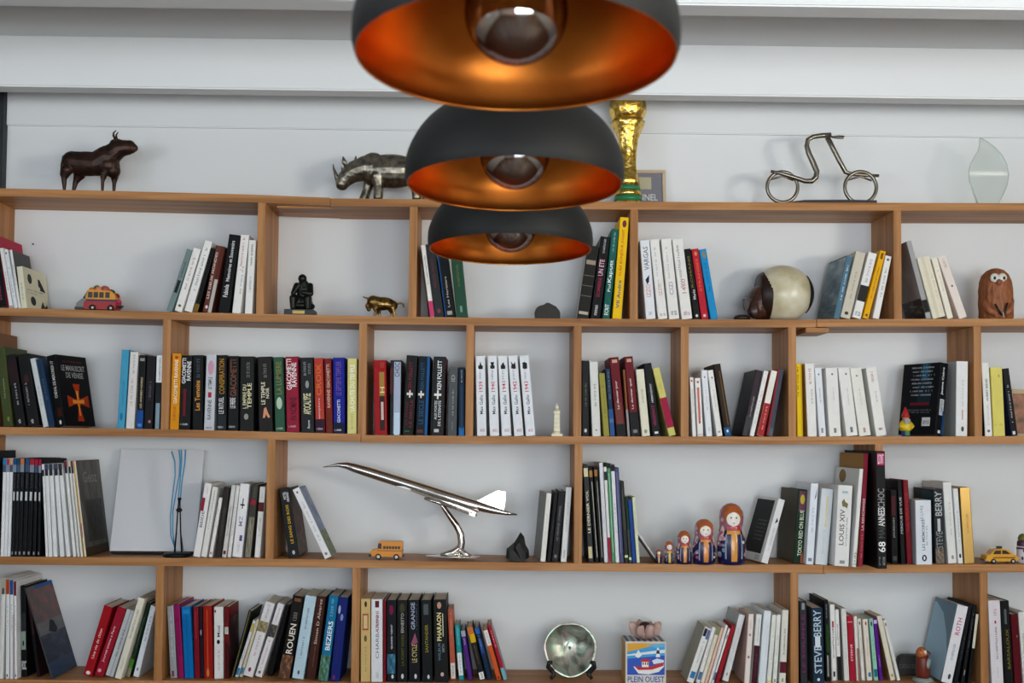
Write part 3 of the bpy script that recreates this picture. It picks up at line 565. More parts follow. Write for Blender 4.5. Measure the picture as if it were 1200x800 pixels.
b(891.4,8.8,914.4,584,'e4e3e2','tilted white book with black back cover',Q([(.55,.72),(.8,.66),(.6,.64),(.4,.62)],'2a2c30','S'),S(.2,.55,'b4b4b4'),P(.12,.96,'222322',0,.86,'L'),*[S(.62-.06*i,.645-.06*i,'7a7a78',.3,.75,16,'L',False) for i in range(6)],P(.02,.1,'b8b8b8',.62,.84,'L'),lc='d8d8d6',yaw=-12,sb=8,d=135)
b(929.8,11,935.6,573,'1f3b2c','dark green thriller with ornate title',P(.7,.98,'7a4a62',.2,.9),D(.8,.93,'c8b848',.3,.8),T('TOKYO RED ON BLUE',.1,.72,'dce4c8',.36,.8),P(0,.14,'b06a48',.72,1),lc='5a5444',d=150,yaw=-4)
b(944.4,8.8,950.4,566,'e2e6ec','white book with feather drawing',Q([(.7,.86),(.85,.95),(.8,.84),(.6,.8)],'4a4844','S'),S(.4,.7,'b0b8c4'),P(.04,.08,'8a9098',.25,.75),d=150,sb=0)
b(955.4,14,963,572,'d6dadd','pearly silver book with gold flecks',P(.5,.9,'dccf9a',.5,.62),S(.1,.45,'b8c4c8',.4,.6),rough=.25,sb=0)
b(977.6,17,982.4,568,'e3e3e0','thick white book lettered LOUIS XIV',T('LOUIS XIV',.26,.7,'7a5a5c',.22,.56),S(.25,.6,'9aa0a0',.64,.78),Q([(.3,.8),(.45,.84),(.55,.8),(.75,.78),(.7,.72),(.5,.74),(.35,.74)],'8a7a50','S'),P(.9,.93,'a8c0cc',.3,.7),P(.03,.07,'9a9a98',.35,.7),sb=-35,d=200)
b(998.6,4.6,1007.4,549,'e8e7e3','thin tall white book with gold oval cover',D(.84,.98,'9a7a34',.16,.46,'L'),S(.02,.15,'444444',.2,.8),lc='dcdcd8',sb=-50,d=215)
b(1005.8,5.4,1012.6,531,'a52c42','tall crimson book with mustard cover',T('LA RENOMMEE',.32,.6,'e8d0d4',.25,.75),S(.08,.28,'c88a90'),S(.83,.85,'6a4a10',.4,.7,6,'L',False),lc='b08030',sb=-42,d=220)
b(1029,11,1026.6,528.5,'1d1d1f','biggest black book lettered 68 ANNEES CHOC',T('68',.14,.23,'f0f0ee',.12,.88),T('ANNEES',.36,.52,'e8e8e6',.14,.86),T('CHOC',.52,.68,'9a9a9c',.14,.86),T('MAI',.26,.35,'5a5a5c',.2,.8),P(.88,.985,'c02a6a',.14,.9),T('ILS ONT',.89,.975,'f4e4ec',.2,.82,'S',False),S(.03,.1,'9a9a9a',.2,.8,6,'S',False),lc='0e0e10',sb=-92,d=275)
b(1045,8,1043.6,574,'121214','black paperback with dull red panel',P(.65,.92,'5c1a26',.1,.7),T('JOURDAIN',.35,.62,'b0b0b0',.3,.6),P(.04,.1,'5a5a5c',.2,.8),d=130,sb=30)
b(1056,5.6,1051.4,563,'17181c','black paperback with white vertical title',T('PERDUS DE VUE',.36,.8,'c8ccd0',.25,.7),d=140)
b(1063.4,6.2,1058.2,562.5,'8e1f2c','dark red hardback',T('LA GRANDE',.4,.85,'c03a30',.2,.7),d=150)
b(1074,18.6,1073,586,'e0e4ea','short thick white paperback with round emblem',T('LE LIVRE',.68,.92,'a0a4ac',.3,.48),T('LES MEMOIRES',.22,.7,'7c828c',.38,.56),S(.3,.6,'9aa0a8',.6,.74),D(.05,.15,'202226',.36,.66),D(.07,.13,'e0e4ea',.45,.57),lc='c8ccd0',sb=4,d=115)
b(1096.4,11,1093.4,573,'34373a','dark thriller lettered STEVE BERRY',T('BERRY',.64,.97,'b4b8ba',.16,.88),T('STEVE',.2,.43,'8c9092',.16,.88),P(.43,.6,'c0c4c6',.35,.66),N(0,.2,('2c2824','7a6a58','a89880'),.06,.94,'S',4),P(.84,.97,'1c4a54',.4,1,'L'),lc='22262a')
b(1111.4,10,1104.8,565,'e4e3df','white paperback with small hook mark',S(.35,.75,'b4b4b0',.5,.66),D(.05,.1,'9a9a98',.4,.7))
b(1122.8,6,1116.8,572.5,'dfe0de','slim white paperback with black mark',S(.3,.7,'a8acac'),D(.07,.13,'303030',.3,.7))
b(1130.4,12,1124.8,571.5,'c4a468','gold foil hardback',S(.4,.65,'9a7830',.4,.6),metal=1,rough=.36,d=150)
# ---- row 4
cluster(4, "bottom row's far-left group", 'magazines at the far left of the bottom row')
b(-1.4,5,2,677,'d8d8d4','white magazine with photo header',P(.84,1,'b0a890'),P(.84,.9,'4a4640',.2,.7),d=185,sb=10,kind='magazine')
b(6.2,4.4,7,678,'dfdfe0','white magazine with orange red header',P(.85,1,'b84a2a'),S(.5,.75,'9a9ca0'),D(.02,.05,'404044'),d=185,sb=10,kind='magazine')
b(11.8,4.6,11.8,678,'dfdfe0','white magazine with blue header',P(.85,1,'2a5a98'),S(.5,.75,'9a9ca0'),P(0,.65,'b03040',.86,1),d=185,sb=10,kind='magazine')
b(17.6,4.8,16.8,678,'dfdfe0','white magazine with dark red header',P(.85,1,'7c1428'),S(.5,.75,'9a9ca0'),D(.02,.05,'404044'),d=185,sb=10,kind='magazine')
b(24.6,11,23.6,682,'141516','black volume lettered ROC at the foot',T('ROC',.08,.18,'d8dcdc',.15,.95,'S',False),P(.3,.5,'8a9a90',0,.9),D(.34,.4,'202020',.3,.6),P(.5,.7,'35383a',.1,.9),sb=34,d=150)
b(42,6,28.6,690,'3a1c20','dark maroon leaning book',P(0,.5,'17151a'),d=130,sb=34)
b(54.6,3.4,22.2,687,'4a4c50','leaning magazine with red-blue picture cover',N(.6,.98,('4c4644','6a5654','a04050'),0,1,'R',2.6,(1.6,1,1)),N(.42,.6,('5a5c60','7c7e80'),0,1,'R',2),N(.17,.46,('141c2c','26344e','4a5468'),0,1,'R',3),Q([(.35,.48),(.5,.6),(.62,.58),(.7,.48),(.6,.44)],'1c1e24'),N(0,.17,('223a58','34527a'),0,1,'R',3),P(.96,1,'2d62a8',.3,1,'R'),rc='6a6c70',sb=8,d=183,kind='magazine')
cluster(4, "bottom row's second group from left", 'right-leaning group with red books')
b(96.4,10.8,121.8,709,'b01824','red paperback with white title',T('Une vie de chien',.25,.68,'e6c8c8',.35,.65),D(.02,.07,'dcdcdc',.25,.75),sb=42)
b(109.6,11,138,710,'a81c34','second red paperback with white title',T('Journal intime a Paris',.2,.72,'e6c8d0',.3,.6),D(.05,.1,'d89aa4',.2,.6),sb=42)
b(122.6,9.8,148.8,713,'c6c8ca','silver-grey paperback',P(0,1,'a8aaac',.5,.62),S(.3,.7,'8a8c90'),sb=42)
b(132.4,11.8,161.4,698.5,'dcd8ca','tall cream book',S(.5,.85,'9a9484'),S(.1,.25,'aaa494'),sb=14,d=150)
b(146,6.4,170.6,705,'1e3a24','dark green book with grassy foot',P(.12,.24,'4a8a28'),S(.4,.8,'58786a'),P(0,.12,'8a8470'),sb=40)
b(155.4,6.8,176.6,709,'d6dae0','white paperback beside the upright',S(.5,.85,'8a8e94'),D(.08,.13,'7a7e84',.35,.65),sb=42)
cluster(4, "upright half of bottom row's second bay", 'upright books in the second bottom bay')
b(198.6,8,194.4,710,'a6a8ac','silver book',S(.3,.9,'cfd2d4',.4,.6),P(.02,.1,'8a4048',.25,.6),metal=.4,rough=.35,sb=32)
b(208.8,7,203.2,708,'9a1f62','magenta book',S(.3,.8,'70104a'),rough=.3,sb=32)
b(216.4,10.6,212.4,711,'1577bc','glossy bright blue book',P(0,1,'0f5c9a',.45,.52),P(.9,.96,'2c90d0',.15,.85),rough=.25,sb=30)
b(228.2,6,226.2,711,'8c1a2c','slim wine red book',P(.55,.95,'b03038',.3,.6),rough=.3,sb=32)
b(234.8,4.2,232.6,711,'241626','thin purple-black book',D(.6,.68,'9aa0b0'),sb=32)
b(239,10.6,237.4,710,'a8241c','glossy red book with golden foot',P(.05,.95,'cf5a34',.4,.52),D(.02,.14,'c88a48',.3,.6),rough=.28,sb=30)
b(251,10.8,250.6,711,'dcdad8','white paperback with black emblem',D(.48,.54,'202024',.3,.65),T('Mozi',.58,.74,'303034',.35,.65),S(.12,.4,'c08a8c',.38,.6),D(.92,.96,'b03038',.05,.25),sb=30)
b(262.6,5.4,262.8,711,'7c1418','red book with photographic cover',P(0,.5,'4c1216',.3,1),P(.62,.72,'c0b8b0',.1,.9),N(.06,.84,('1c0e0c','4a1614','8a6a60'),0,1,'R',2.4),P(.86,1,'8c1c20',0,1,'R'),rc='4a1214',sb=30,d=120)
cluster(4, "leaning half of bottom row's second bay", 'leaning books in the second bottom bay')
b(270,4.6,291.4,715,'17181a','thin black book with yellow edge',P(0,1,'a8984a',.4,.52),sb=50)
b(274.6,5.2,296,726,'d8d6d6','short white book with yellow-blue ends',P(.8,.95,'c8b03c',.2,.9),P(.03,.16,'3a88b8',.1,.9),S(.2,.5,'7a7c80'),sb=50,d=110)
b(279.4,4.2,300,725,'d9d3c0','thin white book with yellow stripe',P(0,1,'c8a83a',.4,.6),P(.05,.16,'2a80b0',.1,.9),sb=50,d=110)
b(284,11.6,311.4,704,'dcd9da','white paperback with small landscape photo',N(.6,.74,('2c281e','9a8a5c','c0b890'),.03,.97,'S',3),S(.76,.96,'8a98a8',.35,.62),S(.28,.55,'c08a8c',.35,.62),D(.06,.12,'8a3a50',.35,.65),sb=48)
b(297,11.6,325,705,'dedbdc','white paperback with dark photo block',N(.54,.71,('1c1816','3c322c','a08c78'),0,1,'S',3),S(.76,.94,'a0a4ac',.4,.62),S(.12,.5,'c08a90',.38,.62),D(.04,.08,'7a7c80'),sb=48)
b(311.6,7.4,333.2,707,'141210','black book squeezed before ROUEN',sb=62,d=110)
b(326,13,343.4,697,'1a1614','black book lettered ROUEN',T('ROUEN',.3,.66,'e8e0d4',.25,.8),T('1203',.7,.8,'8a8680',.35,.7),N(0,.28,('2c140c','6a3818','c08a48'),0,1,'S',3),P(.93,.97,'8a5a3c',.2,.8),sb=30,d=150)
b(341.8,13.4,357.8,697,'b9cfda','pale ice blue paperback',S(.6,.85,'5a6a7c',.35,.55),S(.25,.5,'6a8090',.35,.55),D(.05,.1,'5a6a74',.4,.6),sb=28)
b(358.4,11,371.4,698,'50291f','brown hardback with cream title',T('Simon D Alvarez',.42,.97,'c8b4a4',.35,.65),S(.15,.4,'8a6a5c',.45,.6),sb=28,d=150)
b(372.4,11.6,385.8,697,'1f7aa6','blue book lettered BEZIERS',T('BEZIERS',.36,.7,'f0f4f4',.3,.8),T('1209',.76,.88,'7ab0c8',.35,.65),N(0,.3,('24402a','4a7a58','7ab0b8'),0,1,'S',4),D(.9,.97,'4aa0c4',.3,.6),sb=6,d=150)
b(386.4,11.6,396.6,699,'152a7c','deep blue book with pale ornaments',D(.8,.9,'a8b0c8',.1,.35),D(.72,.8,'8a94b8',.4,.7),T('Jerusalem',.2,.66,'3c2a7c',.3,.62),D(.02,.07,'8a2a6a',.2,.5),sb=4,d=150)
cluster(4, 'group left of the abalone shell', 'books left of the abalone shell')
b(422.6,11.4,422.6,701.5,'cfb27a','tan hardback with red title box',P(.62,.82,'b0604a',.2,.8),P(.64,.8,'d4bc8a',.3,.7),D(.48,.56,'7a6440',.35,.65),S(.12,.42,'9a8a54',.42,.58),D(.9,.97,'3a2c1c',.4,.65),sb=6)
b(435,13.2,435,702,'dfdfe2','white hardback with maroon square',P(.9,.98,'6a2a38',.35,.7),T('CHARBARIN',.28,.8,'8a8c9a',.4,.68),T('STEPHENS',.62,.86,'b04a5a',.42,.66),S(.04,.12,'9aa0a8',.35,.65),sb=6)
b(449,3.2,449,703,'8c1428','thin dark red book',sb=6)
b(453,11.2,453,703,'17191f','black novel with teal glow at foot',T('QUAND VIENT',.4,.7,'d8dce0',.45,.65),D(.82,.94,'8a1c48',.3,.7),N(.1,.34,('102430','1c6a8c','48b0cc'),.08,.9,'S',2.4),D(.04,.09,'d0d4d8',.5,.75),sb=6)
b(465.2,12.2,465.2,703,'1c1c1a','black-brown novel with olive title',T('ERNESTO',.6,.84,'b0b0aa',.38,.66),T('LA FORET NOIRE',.2,.58,'6c6a2e',.42,.68),D(.84,.96,'4a4630',.25,.75),D(.04,.1,'d0d0d0',.4,.65),sb=6)
b(479.2,13,478.2,703,'161820','black novel with pink bird and tall title',T('GRANGE',.64,.97,'a8b0c4',.25,.6),Q([(.2,.46),(.6,.6),(.85,.48),(.5,.46)],'a05a78','S'),T('LE CYCLE',.24,.46,'c8b87a',.3,.75),S(.64,.95,'60687c',.66,.8),D(.04,.1,'d0d0d0',.5,.72),sb=6)
b(494.8,12.2,493.2,703,'171c1c','black-green novel with gold title',P(.82,.95,'5c6468',.25,.7),T('SANTANDER',.36,.7,'9a9030',.35,.65),D(.04,.09,'d0d0d0',.5,.72),sb=6)
b(509.6,15.4,507.4,702.5,'1c1e1d','black novel lettered PHARAON',T('PHARAON',.5,.84,'ece0a4',.25,.6),T('WILBUR',.26,.48,'6a8490',.3,.5),T('SMITH',.36,.46,'8a9a9e',.6,.8),P(.55,.83,'d8d4c0',.68,.74),D(.89,.97,'c89a80',.3,.62),D(.07,.12,'d0b0b0',.45,.7),sb=6)
b(528.2,6,524.4,714,'c46a52','salmon paperback with white foot',P(.02,.24,'e0dcd8',.1,.95),S(.05,.2,'7a3a3a',.35,.65),S(.6,.95,'e0a898',.4,.62),sb=40,d=110)
b(538,5.6,532.8,733,'2ca0a8','short teal paperback with white panel',P(.08,.5,'dfe4e2',.05,.95),S(.12,.45,'5a7a7c',.35,.6),S(.65,.95,'a8e0e0',.4,.6),sb=40,d=110)
b(548.8,5,540,739,'5a2a8a','short purple paperback',P(.88,1,'a0a8b0'),T('TOUT',.7,.85,'c8b0dc',.3,.7),sb=40,d=110)
b(562.2,7,547,735,'1c1c22','short black paperback with orange-yellow label',P(.86,1,'cf7a40'),P(.7,.86,'e2b820',.1,1),P(.01,.14,'e4e4e2',.1,.9),S(.03,.12,'202020',.3,.7,6),S(.3,.65,'9a7a50',.4,.6),sb=40,d=110)
b(571.2,5.4,556,736,'16304e','short navy paperback',P(.88,1,'2a6ac0'),P(.5,.78,'2250a0',.2,.9),S(.6,.85,'a8b8d0',.35,.6),sb=44,d=110)
b(582.4,5.6,566,738,'d8622e','short orange paperback with white head',P(.68,.98,'e6e0dc',.05,.95),S(.72,.94,'7a6a60',.35,.62),D(.02,.07,'402018'),sb=40,d=110)
b(590.4,4.2,571.4,733,'b4203c','crimson paperback with pink-grey floral cover',P(0,.22,'7ab0b8'),S(.6,.9,'e8b8c0'),N(.02,.98,('9ab8b8','a88e90','b83a54'),0,1,'R',2.6),rc='a88e90',sb=42,d=112)
cluster(4, 'group right of the postcard box', 'books right of the postcard box')
b(803.6,9.4,826,734,'e2e1dc','white guide with blue and black labels',P(.84,.98,'202632',.08,.5),P(.8,.97,'6a78a8',.55,.95),S(.3,.75,'a8acb0'),P(.08,.2,'3a80b8',.2,.85),D(.02,.06,'5a3030',.05,.15,'L'),lc='a09c8c',sb=10)
b(815,5,834.8,734,'e4e2de','white guide with blue foot label',P(.06,.2,'4a7aa8',.1,.9),S(.4,.8,'c0b8b4'),sb=10)
b(820.6,4.6,840.2,734,'e0dac8','cream guide with olive tip',P(.86,1,'8a9070'),S(.3,.7,'c8b8a8'),sb=10)
b(825.6,3.8,845.2,735,'dcbfae','thin peach guide',P(0,1,'c08868',.75,1),sb=10)
b(829.8,3.8,850,732,'e8e6e2','thin white guide',S(.3,.7,'c0bcb8'),sb=10)
b(833.6,3,853.6,736,'e4e4e2','thinnest white guide with red dot',D(.8,.9,'c03a3a'),P(.06,.2,'5a6a8c',.1,.9),sb=10)
b(837,5.4,857.4,732,'b01c2c','bright red leaning paperback',P(.0,.2,'8c1430',0,.4),sb=10)
b(845.8,7.6,866.4,719,'dedfdf','tall white hardback leaning right',S(.3,.8,'b8bcc0',.4,.6),D(.08,.13,'8a9094',.4,.6),lc='b0b4b0',sb=34,d=150)
b(872,6.4,877.4,719,'e4dad4','pinkish white paperback',D(.68,.72,'b89088'),D(.36,.4,'a06a70'),S(.78,.92,'c8a8a0'),lc='c8aaa0',sb=8,d=130)
b(880.2,6.6,886.4,719.5,'dfe0dc','white paperback with maroon lower half',P(0,.55,'4c1426'),S(.1,.45,'8a5a68',.45,.62),S(.62,.95,'a0a8a4',.45,.62),sb=8)
b(888.6,8.6,895.4,715,'dfe4e8','bluish white paperback',S(.3,.8,'c4ccd0',.6,.75),sb=4)
b(898.4,5.2,905,720,'e4e4dc','slim white paperback with cream foot',P(0,.06,'d8cc98'),S(.3,.7,'b8bcb8'),sb=4)
b(905.2,5,910.4,720,'e2e2dc','slim white paperback second from the upright',P(.02,.07,'a8a89c',.3,.7),S(.3,.7,'b8bcb8'),sb=8)
b(913,7.6,916.8,714.5,'dddbd0','white paperback with maroon band at foot',P(.15,.3,'6a1c30'),T('ROMANCES',.4,.75,'8a8a84',.42,.66),P(.03,.08,'a0aa80',.35,.65),sb=4)
cluster(4, 'group left of the parrot figurine', 'books left of the parrot figurine')
b(938.4,8.2,937,704.5,'3c3a40','charcoal hardback with magenta title',T('LE SOUFFLE',.14,.84,'982c78',.3,.66),P(.9,.98,'9aa0a4',.3,.7),lc='1c1c1e',sb=4,d=150)
b(953.2,13.2,951,712,'243a50','navy thriller lettered STEVE BERRY',T('STEVE',.14,.5,'b8c8d4',.14,.8),T('BERRY',.62,.97,'b8c8d4',.14,.8),P(.48,.62,'d8e0e4',.25,.7),D(.04,.08,'d0d8dc',.35,.6),lc='5c5c58',sb=4,d=150)
b(968.2,5.2,965.4,703,'15181a','black paperback with green stripe',P(.36,.7,'2c5a1e',.35,.95),P(.06,.32,'a8aca8',.35,.7),S(.78,.95,'b0b4b4',.35,.62),sb=40)
b(975,6,972.2,708,Wh,'white paperback with black title',S(.3,.72,'4a4e54',.3,.6),P(.7,.78,'b83a50',.35,.7),P(.05,.12,'3a3e44',.3,.7),sb=50)
b(981.4,4.8,978.4,714.5,Wh,'white paperback with black foot',P(0,.34,'17181a'),S(.5,.8,'4a4e54',.3,.6),sb=50)
b(989.6,6,985.6,713,'dddbd6','white paperback with grey cover',S(.3,.8,'bcbab4',.4,.6),lc='a4a4a0',sb=50)
b(996.4,6.8,992.6,721.5,'b8223a','red paperback with white title',T('STERNE',.3,.56,'ecc8cc',.3,.66),P(.9,.91,'e0b0b8'),sb=50,d=115)
b(1004,4.6,1000.2,722,'e4e0d8','thin white paperback with brown foot',P(0,.5,'a88070',.4,1),sb=52,d=115)
b(1009.6,4.6,1004.4,725,'e2dfd6','cream paperback with red seal',D(.9,.96,'9a3a38'),S(.3,.7,'b8b4a8'),sb=52,d=110)
b(1016.4,6,1010.8,725.5,'e2d8cc','beige paperback with blue foot mark',P(.06,.13,'3a8aa8',.3,.8),D(.9,.96,'a85048',.4,.7),S(.3,.7,'c0b0a4'),sb=52,d=110)
b(1024.6,5,1018.2,725,'98c8b4','mint green paperback',P(.06,.18,'2a7aa0',.1,.9),D(.88,.96,'5a4a48'),S(.3,.7,'78a898'),sb=52,d=110)
b(1030.8,4.2,1023.2,725,'6a1f9a','bright purple paperback',P(.92,.98,'c8b0e0'),S(.2,.4,'c8a0e0'),sb=52,d=110)
b(1043.6,6.6,1027.4,722,'ded6c4','cream paperback with tan cover',D(.05,.1,'a09478'),lc='b08a58',sb=50,d=110)
b(1051.6,4.2,1034.6,727,'e4e2dc','thin white paperback with red seal',D(.9,.96,'9a3a38'),sb=50,d=110)
cluster(4, 'group right of the parrot figurine', 'books right of the parrot figurine')
b(1102.4,13,1122.4,708,'e4e2e4','large white book with pale blue cover',T('ROTH',.62,.84,'c84a86',.3,.72),S(.3,.5,'8a9ab0',.35,.6),D(.05,.12,'50545a',.5,.75),Q([(.0,.0),(.95,0),(1,.35),(.8,.6),(.5,.84),(.12,.95),(0,.95)],'a0bccc','L'),lc='7890a0',sb=6,d=160)
b(1119,8,1137.2,706,'16191d','black paperback behind large white book',P(0,1,'262c38',.5,.6),S(.3,.6,'5a6060'),sb=8)
b(1128,7,1143,706,'17181a','second black paperback',S(.4,.9,'7a8084',.4,.6),D(.1,.18,'b0b0b0',.4,.6),sb=8)
b(1136.6,6,1146.6,716,'141516','slim black paperback with cream label',P(.5,.98,'d4d0c0',.1,.95),sb=8,d=115)
cluster(4, "bottom row's far-right group", 'books at the far right of the bottom row')
b(1162.4,14,1157.8,703.5,'e0dadd','thick white book with pink specks',D(.72,.76,'b03a4a',.45,.6),S(.3,.68,'70747c',.45,.62),T('ifs',.82,.9,'c8a0b0',.4,.66),S(.08,.2,'b0b0b4',.45,.6),sb=4)
b(1178.4,10,1172.4,704,'1c1d1c','black hardback with gold stencilled title',T('BARSALOUX',.18,.66,'8a7c34',.4,.72),P(.72,.9,'6a6e74',.35,.6),sb=4,d=150)
b(1189.4,8.6,1184.4,719.5,'6a0f1e','wine red hardback',D(.66,.7,'a88a50',.6,.75),sb=8)
b(1199.4,7,1193.4,717,'dcdcd6','white paperback at the frame edge',S(.3,.7,'a0a49c'),sb=8)

def book_mesh(t, d, h, c):
    r = min(.0022, t*.3)
    out = [(0,d),(0,r),(r*.3,r*.3),(r,0),(t-r,0),(t-r*.3,r*.3),(t,r),(t,d)]
    inn = [(c,d),(c,c+.001),(t-c,c+.001),(t-c,d)]
    # cover: three slabs sharing an outline (left board, spine, right board)
    mb = MB(); ring = out+inn[::-1]; n = len(ring)
    vs = [(x,y,0) for x,y in ring]+[(x,y,h) for x,y in ring]
    for i in range(n):
        j = (i+1)%n
        mb.m = 1 if i == 0 else (2 if i == 6 else 0)
        if i in (0,): mb.m = 1
        mb.add([vs[i],vs[j],vs[j+n],vs[i+n]], [(0,1,2,3)], False)
    mb.m = 0
    # end caps as quads: left strip, spine strip, right strip
    for z in (0,1):
        o = z*n
        V = [vs[o+i] for i in range(n)]
        mb.add(V, [(0,1,10,11),(1,2,3,10),(3,4,9,10),(4,5,6,9),(6,7,8,9)], False)
    me = mb.mesh('book_cover')
    pb = MB().box(c, t-c, c+.001, d-.002, .0012, h-.0018).mesh('page_block')
    return me, pb
def corners(B, t=None):
    t = B['t'] if t is None else t
    o = Vector((B['loc'].x, B['loc'].z)); a = B['lean']
    ex = Vector((math.cos(a), -math.sin(a))); ez = Vector((math.sin(a), math.cos(a)))
    return [o, o+ex*t, o+ex*t+ez*B['h'], o+ez*B['h']]
def sat(A, Bc, eps=.0004):
    for P_ in (A, Bc):
        for i in range(4):
            e = P_[(i+1)%4]-P_[i]; nrm = Vector((e.y, -e.x)).normalized()
            a = [p.dot(nrm) for p in A]; bb = [p.dot(nrm) for p in Bc]
            if max(a)-eps <= min(bb) or max(bb)-eps <= min(a): return False
    return True
def place(B, row):
    sb = B.get('sb', {1:10, 2:8, 3:26, 4:30}[row])/1000; Y = YF+sb
    zb0 = shelf_z(row, W(B['xb'], 500, Y).x)
    def px2X(x, y): return W(x, y, Y)
    yb = proj((W(B['xb'],500,Y).x, Y, zb0))[1]
    pl = px2X(B['xb'], yb); pr = px2X(B['xb']+B['w'], yb); pt = px2X(B['xt'], B['yt'])
    w = pr.x-pl.x; th0 = math.atan2(pt.x-pl.x, pt.z-pl.z)
    yw = math.radians(B.get('yaw', 0))
    t = w*math.cos(th0)/math.cos(yw)
    tilt = math.atan2(shelf_z(row, pr.x+.03)-shelf_z(row, pr.x-.03), .06)
    lean = th0
    if abs(lean) < math.radians(.5): lean = -tilt
    if lean > 0:
        zs = shelf_z(row, pr.x); loc = Vector((pr.x - t*math.cos(lean)*math.cos(yw), Y, zs + t*math.sin(lean) + .0003))
    else:
        loc = Vector((pl.x, Y, shelf_z(row, pl.x)+.0003))
        # right corner may dip on a sloping board
    h = (pt.z-loc.z)/math.cos(lean)
    d = B.get('d')
    d = (d/1000 if d else (.115 if h < .19 else .15))
    d = min(d, YW-.004-Y) if not yw else min(d, (YW-.004-Y-t*abs(math.sin(yw)))/math.cos(yw))
    B.update(t=t, h=h, lean=lean, yawr=yw, loc=loc, dd=d, Y=Y)
for c in CL:
    row = c['row']; bs = c['books']
    for B in bs: place(B, row); B['t0'] = B['t']
    def settle(B):
        cs = corners(B); B['loc'].z -= min(p.y-shelf_z(row, p.x) for p in cs[:2])-.0004
        cs = corners(B); lo, hi = min(p.x for p in cs), max(p.x for p in cs)
        ex = B['dd']*math.sin(B['yawr'])
        if ex > 0: hi += ex
        else: lo += ex
        for (u0,u1) in UPX[row]:
            if hi > u0-.0005 and lo < u1+.0005:
                B['loc'].x += (u0-.0007-hi) if (lo+hi)/2 < (u0+u1)/2 else (u1+.0007-lo)
    for it in range(60):
        bad = 0
        for B in bs: settle(B)
        for A, Bn in zip(bs, bs[1:]):
            if sat(corners(A), corners(Bn), -.0007):
                bad += 1
                for q, sg in ((A,-1),(Bn,1)):
                    if q['t'] > q['t0']*.6:
                        dt = q['t']*.02; q['t'] -= dt; q['loc'] = q['loc']+Vector((math.cos(q['lean']),0,-math.sin(q['lean'])))*dt*(.25 if sg < 0 else .75)
                    else: q['loc'] = q['loc']+Vector((.0003*sg,0,0))
                    if it > 30: q['loc'] = q['loc']+Vector((.0004*sg,0,0)); q['h'] *= .9985
        if not bad: break
    if bad: print('BOOK OVERLAP', c['phrase'], bad)
    elif it > 12: print('cluster', c['phrase'], it)
def label_for(desc, i, n, phrase):
    o = 'rightmost' if i == n-1 else 'leftmost' if i == 0 else ORD[i]+' from left'
    l = '%s, %s, %s' % (desc, o, phrase)
    return l if len(l.split()) <= 16 else '%s, %s in %s' % (desc, ORD[i], phrase)
bookn = 0
for c in CL:
    for i, B in enumerate(c['books']):
        t, h, d = B['t'], B['h'], B['dd']; kind = B.get('kind') or ('hardcover_book' if 'hardback' in B['desc'] or 'album' in B['desc'] else 'paperback_book' if 'paperback' in B['desc'] or 'guide' in B['desc'] else 'book')
        lab = label_for(B['desc'], i, len(c['books']), c['phrase'])
        e = empty(kind, B['loc'], lab, 'magazine' if kind == 'magazine' else 'book', c['group'])
        e.rotation_euler = (Matrix.Rotation(-B['yawr'],3,'Z') @ Matrix.Rotation(B['lean'],3,'Y')).to_euler()
        rg = B.get('rough', .48); mt = B.get('metal', 0)
        cm = min(.0016, t*.16)
        me, pg = book_mesh(t, d, h, cm)
        for hx in (B['col'], B.get('lc', B['col']), B.get('rc', B['col'])): me.materials.append(mat(deep(hx), rg, mt if hx == B['col'] else 0, .06, 45, 0, 0, .14))
        link('cover', me, e)
        pg.materials.append(pagem); link('page_block', pg, e)
        lv = 0
        for (k, a, v0, v1, colr, q0, q1, side, turn) in B['dec']:
            lv += 1; ep = .00012 + .00003*lv
            if side == 'S': org, U, V = Vector((0,-ep,0)), Vector((t,0,0)), Vector((0,0,h))
            elif side == 'R': org, U, V = Vector((t+ep,0,0)), Vector((0,d,0)), Vector((0,0,h))
            else: org, U, V = Vector((-ep,d,0)), Vector((0,-d,0)), Vector((0,0,h))
            m = None if k == 'N' else mat(deep(colr), rg, 0, .05, 45, 0, 0, .14)
            if turn is None: turn = side == 'S'
            if k == 'T': decal('title', text_unit(a), m, e, org, U, V, q0, q1, v0, v1, turn)
            elif k == 'S': decal('title', scrib_unit(a, (i*7+lv) % 4), m, e, org, U, V, q0, q1, v0, v1, turn)
            elif k == 'P': decal('printed_band', panel_unit(), m, e, org, U, V, max(q0,.004), min(q1,.996), max(v0,.002), min(v1,.998))
            elif k == 'D':
                decal('printed_mark', disc_unit(), m, e, org, U, V, q0, q1, v0, v1)
            elif k == 'N': decal('cover_picture' if side != 'S' else 'spine_picture', panel_unit(), nmat(a), e, org, U, V, max(q0,.004), min(q1,.996), max(v0,.002), min(v1,.998))
            elif k == 'Q': decal('cover_picture', poly_unit(a), m, e, org, U, V, 0.01, .99, 0.01, .99)
        bookn += 1
print('books', bookn)
